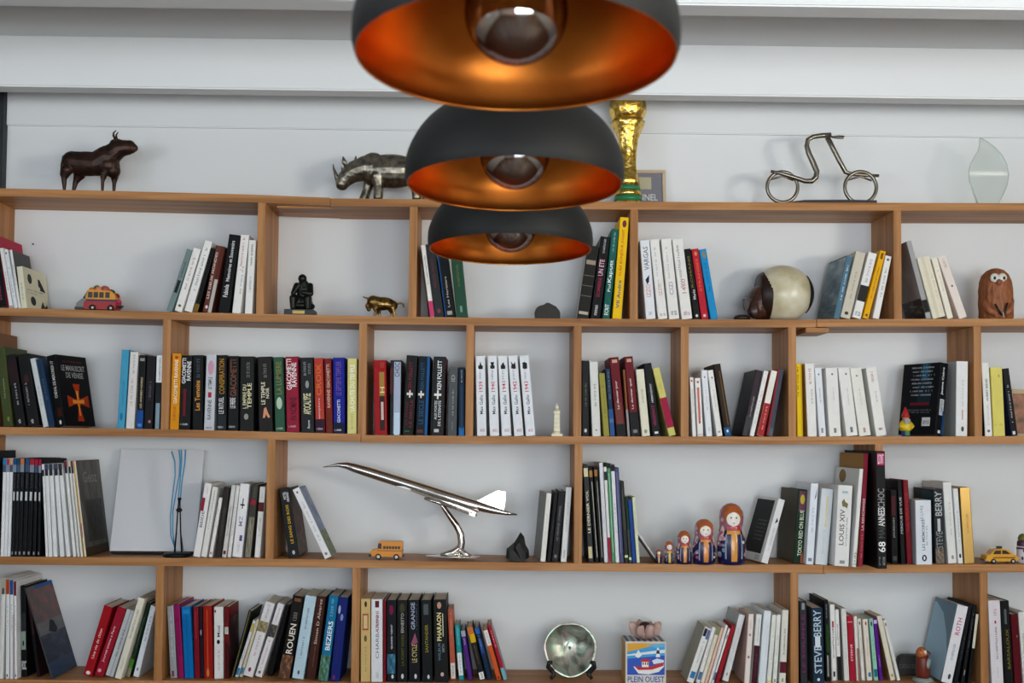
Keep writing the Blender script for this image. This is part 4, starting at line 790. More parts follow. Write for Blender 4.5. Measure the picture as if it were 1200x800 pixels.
# ================================================================== pendant lamps
def copper_mat():
    m = blend_mat('copper_leaf', [(.3,'c06a26'),(.7,'da8838')], 12, .36, 1, detail=6)
    return m
COPPER = copper_mat()
BLACK = mat('121211', .6, 0, .05, spec=.3)
def glass_mat(name, tint, gloss, rough=.02, trans=.5, ior=1.45):
    m = bpy.data.materials.new(name); m.use_nodes = True; nt = m.node_tree; nt.nodes.clear()
    o = nt.nodes.new('ShaderNodeOutputMaterial'); mx = nt.nodes.new('ShaderNodeMixShader')
    tr = nt.nodes.new('ShaderNodeBsdfTransparent'); tr.inputs[0].default_value = lin(tint)+(1,)
    gl = nt.nodes.new('ShaderNodeBsdfGlossy'); gl.inputs[0].default_value = lin(gloss)+(1,); gl.inputs['Roughness'].default_value = rough
    fr = nt.nodes.new('ShaderNodeLayerWeight'); fr.inputs[0].default_value = .45
    ma = nt.nodes.new('ShaderNodeMath'); ma.operation = 'MULTIPLY_ADD'; ma.inputs[1].default_value = 1-trans; ma.inputs[2].default_value = trans*.35
    nt.links.new(fr.outputs['Facing'], ma.inputs[0]); nt.links.new(ma.outputs[0], mx.inputs[0])
    nt.links.new(tr.outputs[0], mx.inputs[1]); nt.links.new(gl.outputs[0], mx.inputs[2]); nt.links.new(mx.outputs[0], o.inputs[0])
    return m
BULB = glass_mat('smoked_glass', 'b08a70', 'fffaf4', .03, 1.6)
PROF = [(.1462,0),(.1492,.010),(.1492,.024),(.147,.038),(.140,.056),(.129,.074),(.114,.090),(.092,.105),(.060,.118),(.018,.124)]
def rev(mb, prof, n=64, z0=0):
    vs = []; fs = []
    for r, z in prof:
        for j in range(n): vs.append((r*math.cos(2*math.pi*j/n), r*math.sin(2*math.pi*j/n), z+z0))
    for i in range(len(prof)-1):
        for j in range(n): fs.append((i*n+j, i*n+(j+1)%n, (i+1)*n+(j+1)%n, (i+1)*n+j))
    return mb.add(vs, fs)
for (px, Y, H, lab) in ((603.5,.9615,.3455,'nearest and largest black pendant lamp with copper lining, cut by the frame top'),(603,1.442,.342,'middle black dome pendant lamp with copper lining and round bulb'),(598.7,1.919,.338,'farthest and smallest black dome pendant lamp with copper lining')):
    e = empty('pendant_lamp', (W(px,200,Y).x, Y, EYE+H), lab, 'pendant lamp', 'row of three dome pendants')
    def lin_prof(p, k=3):   # smooth the profile
        out = []
        for i in range(len(p)-1):
            a = p[max(i-1,0)]; b_ = p[i]; c_ = p[i+1]; d_ = p[min(i+2,len(p)-1)]
            for j in range(k):
                t = j/k
                out.append(tuple(.5*((2*b_[q])+(-a[q]+c_[q])*t+(2*a[q]-5*b_[q]+4*c_[q]-d_[q])*t*t+(-a[q]+3*b_[q]-3*c_[q]+d_[q])*t**3) for q in (0,1)))
        return out+[p[-1]]
    PP = lin_prof(PROF)
    rev(MB(), PP+[(0.0001,.124)]).build('shade', BLACK, e)
    ins = [(r-.0016, z+(.0006 if i == 0 else -.0004)) for i, (r,z) in enumerate(PP)]
    rev(MB(), [PP[0]]+ins+[(0.0001,.1225)]).build('shade_lining', COPPER, e, label='coppery gold inside of the shade')
    b_ = MB().ell((0,0,.044), (.0475,.0475,.0475), n=40, m=24).build('bulb', BULB, e, label='round smoked glass bulb')
    f_ = MB()
    for j in range(6):
        w = j*math.pi/3; f_.tube([(.012*math.cos(w),.012*math.sin(w),.075),(.020*math.cos(w+.3),.020*math.sin(w+.3),.04),(.012*math.cos(w+.6),.012*math.sin(w+.6),.022)], .0008, 6)
    f_.tube([(0,0,.09),(0,0,.05)], [.006,.003], 8)
    f_.build('filament', mat('b07a50',.3,.7), b_)
    rev(MB(), [(.0001,.087),(.019,.087),(.021,.092),(.021,.122),(.0001,.122)], 24).build('socket', mat('2a1c14',.4,.5), e)
    top = (ZC-EYE-H) if abs(Y-1.919) > .1 else (BB-EYE-H)
    rev(MB(), [(.0001,.150),(.008,.148),(.012,.138),(.022,.128),(.024,.1225),(.0001,.1225)], 24).build('shade_cap', BLACK, e)
    e.rotation_euler = (-.022,0,0)
    cb = MB().tube([(0,0,.145),(0,0,top-.01)], .003, 10).build('cable', mat('151515',.6), e); cb.rotation_euler = (.022,0,0); cb.location = (0,.003,0)
    rev(MB(), [(.0001,top-.0005),(.045,top-.0005),(.045,top-.018),(.035,top-.026),(.0001,top-.026)], 28).build('ceiling_cup', BLACK, e).rotation_euler = (.022,0,0)

# ================================================================== ornaments
FIGS = []
def fig(name, label, cat, x, row, sb, group=None):
    Y = YF+sb; X = W(x, 500 if row > 1 else 300, Y).x
    for _ in range(3): X = W(x, proj((X, Y, shelf_z(row, X)))[1], Y).x
    z = shelf_z(row, X)+.0002
    e = empty(name, (X,Y,z), label, cat, group); p = proj((X,Y,z)); s = (Vector((X,Y,z))-CAMP).dot(fwd)/F
    FIGS.append((e, row)); return e, (p[0], p[1], s)
# ---- top of the bookcase
e, fr = fig('bull_figurine', 'dark brown sheet-metal bull figurine standing on the top shelf', 'figurine', 104, 0, .05); g = fr[1]
m = blend_mat('rusty_metal', [(.3,'1e130d'),(.6,'3a2218'),(.8,'4a2c1c')], 40, .45, .5, bump=.2)
mb = MB(fr)
mb.ell((101,191,0),(28,13,14.5)); mb.cap((84,189,0,12.5),(112,191,0,14),(124,183,0,14),(133,176,0,11),(139,170,0,8.5),(150,168,0,6.2),(155,171,0,4.6))
mb.cap((126,192,0,13),(131,198,0,9)); mb.ell((135,166.5,0),(9,7,6)); mb.cap((120,184,0,12),(138,172,0,10.5),(147,171,0,8.5)); mb.cap((146,174,0,4.5),(153,174,0,3.5))
for (pts) in ([(123,203,-6,5),(122,212,-6,2.2),(122,g-2,-6,1.6)],[(131,200,6,6),(131,212,6,2.4),(131,g-2,6,1.6)],[(80,200,-6,7),(77,210,-6,3.4),(78,g-2,-6,1.6)],[(90,202,6,7),(86,211,6,3.4),(83,g-2,6,1.6)]): mb.cap(*pts)
mb.build('body', m, e, remesh=.0021, smooth=4)
for d in (-4,4): MB(fr).tube([(134,162,d),(132,158,d*1.2),(132,154.5,d*1.1),(134.5,151.5,d*.8)], [1.6,1.4,1,.5], 8).build('horn', m, e)
MB(fr).tube([(73,182,0),(71.5,192,0),(72,204,0),(73.5,211,0)], [1.4,1.6,2.6,1.2], 8).build('tail', m, e)
for d in (-5.5,5.5): MB(fr).tube([(135,165,d),(138,166,d*1.7)], [2.4,.8], 8).build('ear', m, e)
e, fr = fig('rhino_figurine', 'pewter rhinoceros figurine half hidden behind the middle pendant lamp', 'figurine', 450, 0, .065); g = fr[1]
m = blend_mat('pewter', [(.3,'5c574c'),(.7,'a8a090')], 60, .36, .95, bump=.3)
mb = MB(fr)
mb.ell((458,202,0),(38,19,20)); mb.ell((437,199,0),(17,16,19)); mb.ell((487,203,0),(17,17,19))
mb.cap((428,199,0,15),(417,202,0,13),(410,206,0,11.5),(404,212,0,9.5),(401,217,0,8)); mb.ell((399.5,219.5,0),(6,6.5,5))
for pts in ([(443,210,-9,8.5),(445,221,-9,5.6),(444,g-4,-9,5.8)],[(433,210,9,8.5),(429,222,9,5.4),(425,g-4,9,5.8)],[(484,210,-9,10),(488,221,-9,5.8),(489,g-4,-9,5.8)],[(493,210,9,9),(500,222,9,5.6),(499,g-4,9,5.8)]): mb.cap(*pts)
for x in (424,431,448): mb.torus((x,202,0),16.5,1.2,'Y') if 0 else None
mb.build('body', m, e, remesh=.0019, smooth=3)
MB(fr).tube([(396,214,0),(393,206,0),(390.5,199,0),(390,194,0)], [3.2,2.2,1.2,.3], 10).build('horn', m, e)
MB(fr).tube([(402,206,0),(400.5,201,0),(399.5,197,0)], [2.4,1.3,.3], 10).build('horn', m, e)
for d,x0,x1,y1 in ((-6,406,402.5,187),(6,414,415.5,182)): MB(fr).tube([(x0,199,d),((x0+x1)/2-.5,193,d*1.2),(x1,y1,d*1.3)], [1.6,3.2,.5], 10, flat=.5).build('ear', m, e)
for d in (-7.2,7.2): MB(fr).ell((408,206,d),(1.3,.9,1.2),n=8,m=6).build('eye', mat('1a1814',.2), e)
MB(fr).tube([(503,196,0),(506,205,0),(505,214,0)], [1.4,1,1.4], 8).build('tail', m, e)
# gold trophy, a plain fluted cup with a ball on top
e, fr = fig('gold_trophy', 'shiny gold trophy with two green bands, behind the middle pendant', 'trophy', 736, 0, .075); g = fr[1]
gold = blend_mat('gold_leaf', [(.3,'c8922c'),(.5,'ecc258'),(.7,'fbe6a0')], 90, .24, 1, bump=.9)
fl = lambda w, y: 1+.06*math.sin(5*w+y*.09)+.03*math.sin(9*w-y*.12) if y < 214 else 1
MB(fr).lathe(736, [(16,g),(16.6,g-2),(16.6,g-5)], n=36).build('base', gold, e)
GRN = mat('1d7a4c', .3, 0, .2, 80)
MB(fr).lathe(736, [(16.4,g-5),(16.4,g-11)], n=36).build('green_band', GRN, e)
MB(fr).lathe(736, [(16,g-11),(15.2,g-16),(14.6,g-18)], n=36).build('plinth', gold, e)
MB(fr).lathe(736, [(14.7,g-18),(14.3,g-23)], n=36).build('green_band', GRN, e)
MB(fr).lathe(736, [(14.2,g-23),(13,211),(11.2,203),(10,194),(9.6,184),(10,174),(11.6,164),(14.5,154),(18,146),(20,141)], n=48, mod=fl).build('stem', gold, e)
MB(fr).ell((736,126,0),(22.2,22.2,22),n=36,m=22).build('ball', gold, e)
# small frame
e, fr = fig('framed_picture', 'small pale wood picture frame leaning on the wall behind the trophy', 'picture frame', 752, 0, .155); g = fr[1]
e.rotation_euler = (math.radians(-9), 0, math.radians(0))
fw = mat('c8b49a',.5)
x0,x1,y0,y1 = 722,781,197,g
for nm,q in (('frame_bar',(x0,x1,y0,y0+4)),('frame_bar',(x0,x1,y1-4,y1)),('frame_bar',(x0,x0+4,y0+4,y1-4)),('frame_bar',(x1-4,x1,y0+4,y1-4))):
    MB(fr).pbox(q[0],q[1],q[2],q[3],-3,3).build(nm, fw, e, .0015)
MB(fr).pbox(x0+4,x1-4,y0+4,y1-4,-1,1.5).build('print', mat('7d7c86',.5), e)
MB(fr).pbox(744,764,y0+9,y0+24,-1.3,-1).build('print_panel', mat('b8b396',.5), e)
ks = fr[2]
def flat_text(name, t, m, parent, fr, xa, xb_, ya, yb_, d, turn=False):
    k = fr[2]; org = Vector(((xa-fr[0])*k, d*k, (fr[1]-yb_)*k))
    return decal(name, text_unit(t), m, parent, org, Vector(((xb_-xa)*k,0,0)), Vector((0,0,(yb_-ya)*k)), 0,1,0,1, turn)
flat_text('lettering','CHANEL' if 0 else 'ANNEL', mat('d8d8d8',.5), e, fr, 742, 771, 227, 235, -1.2)
# bent-tube bicycle
e, fr = fig('bicycle_sculpture', 'bent steel tube bicycle sculpture standing on the top shelf', 'sculpture', 964, 0, .06); g = fr[1]
st = mat('8b8478', .3, .95, .15, 120); yw = g-6
MB(fr).torus((917,yw-17,0),18,2.2).build('wheel', st, e); MB(fr).torus((1009,yw-17,0),18.6,2.2).build('wheel', st, e)
MB(fr).tube([(903,201,-2),(915,203.5,-2),(930,208,-2),(943,212.5,-2),(951,212.5,-2),(956,208,-2),(957,201,-2),(953,191,-2),(948,180,-2),(945.5,171,-2),(947,163.5,-2),(953,160,-2),(963,158.5,-2),(974,158,-2)], [1.6,2.2,2.6,2.9,3.1,3.3,3.4,3.4,3.3,3,2.8,2.8,3,3.1], 12).build('frame_tube', st, e)
MB(fr).tube([(971,160,1),(977,172,1),(985,188,1),(992,201,1),(998,203,1),(1014,204.5,1),(1031,205,1)], [3.1,3,2.9,2.7,2.4,2.2,1.7], 12).build('fork', st, e)
MB(fr).tube([(974,160,-3),(981,162,-5),(987,162.5,-6),(988.5,160.5,-5),(984,159.5,-3),(976,160,-1)], 1.3, 8).build('handlebar', st, e)
for sx,cx in ((1,917),(1,1009)): MB(fr).tube([(cx-14,yw-26,0),(cx,yw-30,0),(cx+13,yw-25,0)], 1.2, 8).build('mudguard', st, e)
MB(fr).prism([(925,g),(1025,g),(1025,g-6),(990,g-6.5),(940,g-6),(925,g-4)], -9, 9).build('base_plate', mat('26262a',.5), e, .001)
# glass disc
e, fr = fig('glass_plaque', 'clear pointed glass plaque on a small glass foot, top shelf right', 'ornament', 1160, 0, .06); g = fr[1]
gm = bpy.data.materials.new('clear_glass'); gm.use_nodes = True; bb = gm.node_tree.nodes['Principled BSDF']
bb.inputs['Base Color'].default_value = (.93,.98,.96,1); bb.inputs['Roughness'].default_value = .03; bb.inputs['Transmission Weight'].default_value = 1; bb.inputs['IOR'].default_value = 1.45
gt = glass_mat('pale_glass', 'fafdfb', 'ffffff', .03, .06)
out = [(1149,161),(1158,166),(1167,173),(1175,182),(1180,193),(1182,205),(1180,217),(1175,228),(1168,g-2),(1146,g-2),(1139,222),(1135.5,212),(1135,202),(1137.5,192),(1142,184),(1146.5,177),(1148.5,169)]
MB(fr).prism(out, -2.2, 2.2).build('disc', gt, e, .0012)
MB(fr).tube([(x,y,-2.2) for x,y in out]+[(out[0][0],out[0][1],-2.2)], .55, 6).build('polished_edge', mat('b8c4be',.1,0,.02,spec=.8), e)
MB(fr).pbox(1140,1183,g-3,g,-8,8).build('foot', mat('8fa894',.15,0,.05), e, .0008)
# ---- row 1 ornaments
e, fr = fig('toy_van', 'painted toy van in red and yellow with luggage heaped on its roof', 'toy vehicle', 118, 1, .05); g = fr[1]
red, yel, sil = mat('a01c1c',.35), mat('d8921c',.4), mat('6c6a68',.35,.7)
MB(fr).prism([(101,g-2),(138,g-2),(139,g-12),(104,g-13),(101,g-10)], -9, 9).build('lower_body', red, e, .001)
MB(fr).prism([(103,g-12.5),(139,g-12),(137,g-19),(132,g-24),(106,g-25),(103,g-18)], -9, 9).build('upper_body', yel, e, .0012)
MB(fr).prism([(91,g-3),(104,g-2),(104,g-14),(99,g-15),(92,g-9)], -8, 8).build('hood', sil, e, .0018)
MB(fr).pbox(104,138.6,g-13.6,g-11.4,-9.3,9.3).build('side_stripe', mat('3a2050',.4), e)
for xw in (106,112.5,119,126): MB(fr).pbox(xw,xw+5,g-22,g-15.5,-9.4,-9).build('window', mat('28221c',.3), e)
MB(fr).prism([(99,g-15),(104,g-14),(106,g-24),(104.5,g-24)], -7, 7).build('windscreen', mat('2a2440',.2), e)
for xw in (112,133):
    for d in (-9,9):
        t_ = MB(fr).tube([(xw,g-3.6,d-1.5),(xw,g-3.6,d+1.5)], 3.6, 16).build('wheel', mat('181614',.6), e); MB(fr).tube([(xw,g-3.6,d-1.8),(xw,g-3.6,d+1.8)], 1.6, 12).build('hubcap', mat('d0ccc4',.4), t_)
MB(fr).pbox(90.5,101,g-4.5,g-1.5,-8.5,8.5).build('bumper', mat('38302c',.4), e, .0006)
for (x,y,d,r,c) in ((108,28,-3,3.6,'d87a30'),(112,31,2,3.8,'3f6a3a'),(116,28.5,-4,4.2,'e08a60'),(120,31,3,4,'c8a088'),(124,29,-3,4.6,'b05a48'),(128,27,2,3.6,'a02020'),(132,26,-3,3,'2f4a30'),(136,22,0,3.4,'7a1818'),(139.5,15,-3,3.2,'c83060'),(141,9,0,2.2,'3a2a40')): MB(fr).ell((x,g-y+3,d),(r,r,r*.9),n=12,m=8).build('luggage', mat(c,.5), e)
MB(fr).tube([(138,g-6,-2),(145,g-7,-2)], [1.2,.8], 8).build('tail_pipe', mat('302828',.4), e)
# seated dark statuette
e, fr = fig('seated_statuette', 'dark bronze seated figure statuette on a plinth with small plate', 'figurine', 353, 1, .05); g = fr[1]
m = blend_mat('dark_bronze', [(.3,'141613'),(.7,'2c2f2a')], 60, .35, .7, bump=.3)
MB(fr).pbox(335,369.5,g-7,g,-12,12).build('plinth', mat('17181a',.4), e, .0012)
MB(fr).pbox(345,359,g-5.4,g-1.8,-12.3,-12).build('plate', mat('a08a50',.35,.8), e)
mb = MB(fr)
mb.ell((353,g-16,0),(13,10,9)); mb.ell((355,g-12,0),(14,11,6)); mb.cap((356,g-20,2,9),(355,g-32,1,8.5),(355,g-36,0,7))
mb.cap((354,g-44,-4,5.2),(354.5,g-41,-3,4.5)); mb.cap((347,g-36,-2,3.6),(344.5,g-26,-8,3),(351,g-36,-8,2.2)); mb.cap((363,g-36,-2,3.6),(365,g-26,-7,3),(356,g-27,-10,2.4))
mb.cap((350,g-19,-4,5),(345,g-20,-11,4.4),(345,g-9,-10,3.2)); mb.cap((360,g-19,-4,5),(362,g-20,-11,4.4),(362,g-9,-10,3.2))
mb.build('figure', m, e, remesh=.0017, smooth=2)
# small brass bull
e, fr = fig('brass_bull', 'small charging brass bull figurine with raised tail', 'figurine', 450, 1, .04); g = fr[1]
m = blend_mat('worn_brass', [(.35,'4a3818'),(.6,'a08048')], 60, .3, .95, bump=.2)
mb = MB(fr)
mb.ell((448,g-16,0),(15,7.5,8)); mb.cap((437,g-18,0,7.6),(448,g-16,0,7.2),(460,g-14,0,6)); mb.cap((436,g-17,0,6),(431.5,g-13,0,4),(432,g-9,0,2.6))
for pts in ([(440,g-10,-3.5,3.2),(441,g-5,-3.5,1.6),(438,g-1,-3.5,1.4)],[(443,g-10,3.5,3.2),(444,g-4,3.5,1.6),(444,g-1,3.5,1.4)],[(460,g-11,-3.5,3.6),(462,g-5,-3.5,1.7),(463,g-1,-3.5,1.5)],[(456,g-11,3.5,3.4),(459,g-5,3.5,1.6),(458,g-1,3.5,1.4)]): mb.cap(*pts)
mb.build('body', m, e, remesh=.0013, smooth=2)
MB(fr).tube([(464,g-16,0),(469,g-17,0),(472.5,g-16,0),(472.5,g-12,0)], [1.2,1,1.2,.9], 8).build('tail', m, e)
MB(fr).tube([(425,g-23.5,-3),(429,g-22,-3),(432,g-21,-1),(434,g-21,3),(431,g-23,6)], [.4,.9,1.2,.9,.4], 8).build('horns', m, e)
# dark pebble-like box
e, fr = fig('dark_stone', 'small dark brown stone lump with ridged top', 'stone', 641, 1, .05); g = fr[1]
mb = MB(fr); out = [(627,g),(626.5,g-10),(630,g-15),(637,g-17),(641,g-20),(645,g-18),(651,g-15),(656,g-9),(656,g)]
mb.prism(out,-10,10); mb.build('stone_block', mat('26231c',.6,0,.3,90,.4), e, .003)
# cream shell ornament
e, fr = fig('shell_ornament', 'round cream polished shell with brown carved face and dark rim', 'ornament', 912, 1, .095); g = fr[1]
cream = blend_mat('polished_shell', [(.3,'b4a884'),(.5,'cfc6a6'),(.7,'dfdac6')], 14, .28, 0, detail=3)
brn = blend_mat('carved_brown', [(.3,'2a1812'),(.7,'5a3428')], 30, .35)
def half_ball(x0, y0, rx, ry, rz, xa, xb_, n=40, m=26):  # slice of an ellipsoid between xa and xb along x
    mb = MB(fr); vs=[]; fs=[]; K=m
    for i in range(K+1):
        x = xa+(xb_-xa)*i/K; q = max(1e-4, 1-((x-x0)/rx)**2)**.5
        for j in range(n):
            w = 2*math.pi*j/n; z = y0-rz*q*math.sin(w); vs.append(mb.q((x, min(z,g), ry*q*math.cos(w))))
    for i in range(K):
        for j in range(n): fs.append((i*n+j,i*n+(j+1)%n,(i+1)*n+(j+1)%n,(i+1)*n+j))
    fs.append(tuple(range(n))); fs.append(tuple(range(K*n,K*n+n)))
    return mb.add(vs,fs)
yc = g-31
half_ball(916,yc,36,32,34,893.5,948).build('shell_body', cream, e, remesh=0)
half_ball(916,yc,37.5,33,35,945,951.8).build('dark_rim', mat('1d1714',.4), e)
half_ball(914,yc+1,36.5,31,33,888.5,899.5).build('carved_edge', mat('2a1a14',.4), e)
mb = MB(fr); mb.ell((893,g-21,0),(18,20,21)); mb.ell((884,g-14,-8),(11,10,13)); mb.ell((880,g-10,-16),(6,4,8))
mb.build('carved_face', brn, e, remesh=.0022, smooth=3)
MB(fr).prism([(868,g-24),(872,g-22),(876,g-21),(874,g-12),(870,g-10),(868,g-16)], -14, -10).build('ear', mat('241510',.4), e, .001)
mb = MB(fr); mb.ell((868,g-2,-6),(10,8,4.5)); mb.build('foot', mat('241812',.4), e)
# clay creature
e, fr = fig('clay_creature', 'shaggy brown clay creature with big white eyes holding two sticks', 'figurine', 1167, 1, .055); g = fr[1]
clay = blend_mat('brown_clay', [(.3,'7a4424'),(.7,'a8643a')], 70, .6, 0, stretch=(2,2,.6), bump=.7)
mb = MB(fr); fur = lambda w,y: 1+.035*math.sin(17*w+y*.3)+.025*math.sin(29*w-y*.2)
mb.lathe(1167.5, [(17,g),(18.5,g-4),(18.6,g-20),(18.4,g-36),(17.4,g-45),(14.5,g-53),(9.5,g-58.5),(4,g-61)], n=56, mod=fur); mb.build('body', clay, e)
for x,dx in ((1159.5,-1.6),(1168.5,1.6)):
    ey = MB(fr).ell((x,g-48,-15.5),(5.4,2.6,5.4),n=16,m=10).build('eye', mat('d8d8d0',.3), e); MB(fr).ell((x+dx*.6,g-47.4,-17.8),(1.7,.9,2),n=10,m=6).build('pupil', mat('151515',.3), ey)
MB(fr).ell((1163.5,g-42.5,-17.5),(3.2,2.6,3.8),n=12,m=8).build('snout', mat('8a5040',.5), e)
for s_ in (-1,1): MB(fr).tube([(1163.5+s_*16,g-22,-10),(1163.5+s_*12,g-10,-17),(1164+s_*5,g-5,-19)], [4.5,4,3.4], 10).build('arm', clay, e)
MB(fr).tube([(1157,g-17,-20.5),(1164,g-4,-20.5)], 1.1, 8).build('stick', mat('1c1612',.5), e); MB(fr).tube([(1171.5,g-18,-20.5),(1166,g-3,-21)], 1.1, 8).build('stick', mat('1c1612',.5), e)
MB(fr).tube([(1165,g-8,-22),(1166,g-1,-22)], [.9,.9], 8).build('stick', mat('b0a898',.4), e)
# ---- row 2 ornaments
e, fr = fig('ivory_tower', 'small ivory lighthouse-like tower figurine beside matching white books', 'figurine', 652.3, 2, .03); g = fr[1]
iv = mat('e6dfc2',.45)
MB(fr).pbox(646,659,g-3,g,-6.5,6.5).build('base', iv, e, .0006)
MB(fr).lathe(652.4, [(5,g-3),(4.6,g-5),(3.6,g-6)], n=20).build('plinth', iv, e)
MB(fr).prism([(648.9,g-6),(656,g-6),(655.4,g-27),(649.6,g-27)], -3.3, 3.3).build('shaft', iv, e, .0004)
for k in range(4): MB(fr).pbox(648.7,656.2,g-11-k*5,g-10.3-k*5,-3.6,3.6).build('ring', mat('cfc6a0',.5), e)
MB(fr).pbox(648.6,656.6,g-29.5,g-27,-4,4).build('gallery', iv, e, .0004)
MB(fr).lathe(652.5, [(2.6,g-29.5),(2.6,g-33),(3.2,g-33.3),(1.4,g-36),(.4,g-39)], n=16).build('lantern', iv, e)
e, fr = fig('garden_gnome', 'tiny garden gnome with red hat and yellow coat before the black novel', 'figurine', 1061.5, 2, .012); g = fr[1]
MB(fr).lathe(1061.5, [(4.6,g),(5,g-2),(4.6,g-7),(4,g-8)], n=18).build('trousers', mat('1f3a78',.4), e)
MB(fr).pbox(1059,1064,g-7,g-1,-5.6,-4).build('apron', mat('3a7a30',.5), e, .0006)
MB(fr).lathe(1061.5, [(6,g-6.5),(7.2,g-9),(7,g-14),(5.2,g-18),(3.4,g-19)], n=20).build('coat', mat('d8b81c',.4), e)
for s_ in (-1,1): MB(fr).tube([(1061.5+s_*5,g-16,-1),(1061.5+s_*7.2,g-11.5,-3),(1061.5+s_*4,g-9.5,-6.5)], [2,2,1.6], 10).build('arm', mat('d8b81c',.4), e)
MB(fr).ell((1061.5,g-20.5,-.8),(4,3.8,4.2),n=16,m=10).build('head', mat('b88a70',.5), e)
MB(fr).prism([(1057.8,g-20),(1065.2,g-20),(1064.6,g-14.5),(1061.5,g-10.5),(1058.4,g-14.5)], -6.6, -3).build('beard', mat('9a968c',.6), e, .001)
MB(fr).ell((1061.5,g-20,-5),(1,1,.9),n=8,m=6).build('nose', mat('c88a70',.5), e)
MB(fr).lathe(1061.5, [(4.9,g-22),(4.4,g-24.5),(3,g-28),(1.6,g-31.5),(.4,g-34.5)], n=18).build('hat', mat('b01c1c',.4), e)
e, fr = fig('picture_card', 'small picture card standing at the right end of the second row', 'card', 1198, 2, .02); g = fr[1]
MB(fr).pbox(1187,1216,g-55,g,0,4).build('card', mat('b8a07a',.5), e, .0006)
MB(fr).pbox(1188,1215,g-50,g-3,-.3,0).build('picture', blend_mat('card_picture', [(.3,'3c3a28'),(.5,'8a5a40'),(.7,'b07050')], 30, .5), e)
# ---- row 3 ornaments
e, fr = fig('blank_canvas', 'large blank white canvas leaning on the wall, third shelf left', 'canvas', 186, 3, .02); g = fr[1]
k = fr[2]; wv = .257; hv = .322
e.location = (W(128,648,YF+.082).x, YF+.082, e.location.z); e.rotation_euler = (math.radians(-14.5), 0, math.radians(0))
e['tilted'] = 1
MB().box(.004, wv-.004, .0005, .015, .0, .0065).build('black_ledge', mat('121212',.6), e)
MB().box(0, wv, .0002, .016, .0065, hv).build('panel', mat('d3d5d9',.7,0,.02,300,.15), e, .0008)
# reed sculpture: iron clip figure with blue wires
e, fr = fig('wire_sculpture', 'thin black iron figure with tall blue wires before the blank canvas', 'sculpture', 207.5, 3, .041); g = fr[1]
irn = mat('17181a',.45,.5); blu = mat('3c93bd',.4)
MB(fr).lathe(207.5, [(15,g),(16,g-1.5),(15,g-4),(9,g-5)], n=28).build('base', irn, e)
MB(fr).tube([(204.5,g-4,0),(206,g-28,0),(207,g-52,0),(208,g-68,0)], [1.1,.9,.8,.6], 8).build('leg', irn, e)
MB(fr).tube([(213,g-4,0),(211,g-28,0),(210,g-52,0),(209,g-68,0)], [1.1,.9,.8,.6], 8).build('leg', irn, e)
MB(fr).ell((208.7,g-54,0),(3.8,3,2.6),n=12,m=8).build('knot', irn, e); MB(fr).ell((208.8,g-67,0),(2.4,2,1.8),n=12,m=8).build('knot', irn, e)
for pts in ([(197,529,4),(201,541,4),(202,557,4),(199.5,580,4),(197.5,605,4),(198.5,628,4),(204,643,3),(206,g-4,2)],[(206,527,3),(207.5,540,3),(207,556,3),(203.5,578,3),(200.5,600,3),(201,624,3),(205,g-4,1)],[(209,527,2),(209.5,542,2),(208.5,562,2),(207,580,2),(208,596,1)],[(214,527,2),(213.2,545,2),(210.5,565,2),(209,590,1)]):
    MB(fr).tube(pts, [.9]*2+[.75]*(len(pts)-2), 6).build('wire', blu if pts[0][0] > 199 or 1 else irn, e)
MB(fr).tube([(214,645,2),(210,620,2),(209,597,1)], .5, 6).build('wire', mat('4a5a50',.5), e)
# aeroplane model
e, fr = fig('aeroplane_model', 'chrome delta-wing aeroplane model climbing on a curved stand', 'model', 530, 3, .055); g = fr[1]
pts = [(376,552.2,0),(384,551,0),(394,549.4,0),(404,550.2,0),(412,552.6,0),(430,557.6,0),(470,569.3,0),(510,581,0),(550,592.4,0),(575,598.6,0),(592,602,0),(605,603.6,0)]
MB(fr).tube(pts, [.4,1.2,2.4,4.2,5.2,6,6.4,6.5,6.2,4.6,2.6,.6], 20).build('fuselage', chrome, e)
def wing(sg):
    mb = MB(fr); o = [(446,563.5,0),(480,574,8),(515,585.5,24),(535,593,40),(550,598,43),(556,600,42),(560,598,0)]
    o = [(x,y+2.6,d*sg) for x,y,d in o]; th = 1.4
    a = [mb.q((x,y-th,d)) for x,y,d in o]; c_ = [mb.q((x,y+th,d)) for x,y,d in o]; n = len(o)
    return mb.add(a+c_, [tuple(range(n)), tuple(range(2*n-1,n-1,-1))]+[(i,i+n,(i+1)%n+n,(i+1)%n) for i in range(n)], False)
for sg in (-1,1): wing(sg).build('wing', chrome, e, .0009)
MB(fr).prism([(551,590.5),(562,586),(574,579.5),(582,576),(591,577),(590.5,590),(589,600),(570,596)], -.9, .9).build('tail_fin', chrome, e, .0012)
for d in (-20,-14,14,20): MB(fr).tube([(497,585.5,d),(510,589,d),(530,595,d)], [1.6,2.1,1.8], 10).build('engine', chrome, e)
for d in (-22,22): MB(fr).tube([(553,601,d),(558,603.5,d)], [1.7,1.2], 10).build('engine', chrome, e)
MB(fr).tube([(512,587,0),(518,596,0),(526,607,0),(534,617.5,0),(539,627,0),(540.5,637,0),(539,646,0),(538,g-4,0)], [2.2,3,3.6,4.1,4.4,4.5,4.6,4.4], 16).build('stand_arm', chrome, e)
mb = MB(fr)
mb.ell((531,g-1.5,0),(33,13,1.6),n=40); mb.cap((538,g-8,0,4.8),(534,g-4,0,6)); mb.tube([(538,g-12,0),(530,g-6,0),(516,g-2.5,0)], [4,5,3], 12, flat=1.6); mb.tube([(538,g-10,0),(545,g-5,0),(553,g-2,0)], [3.6,4,2], 12, flat=1.6)
mb.build('stand_base', chrome, e, remesh=.0016, smooth=6)
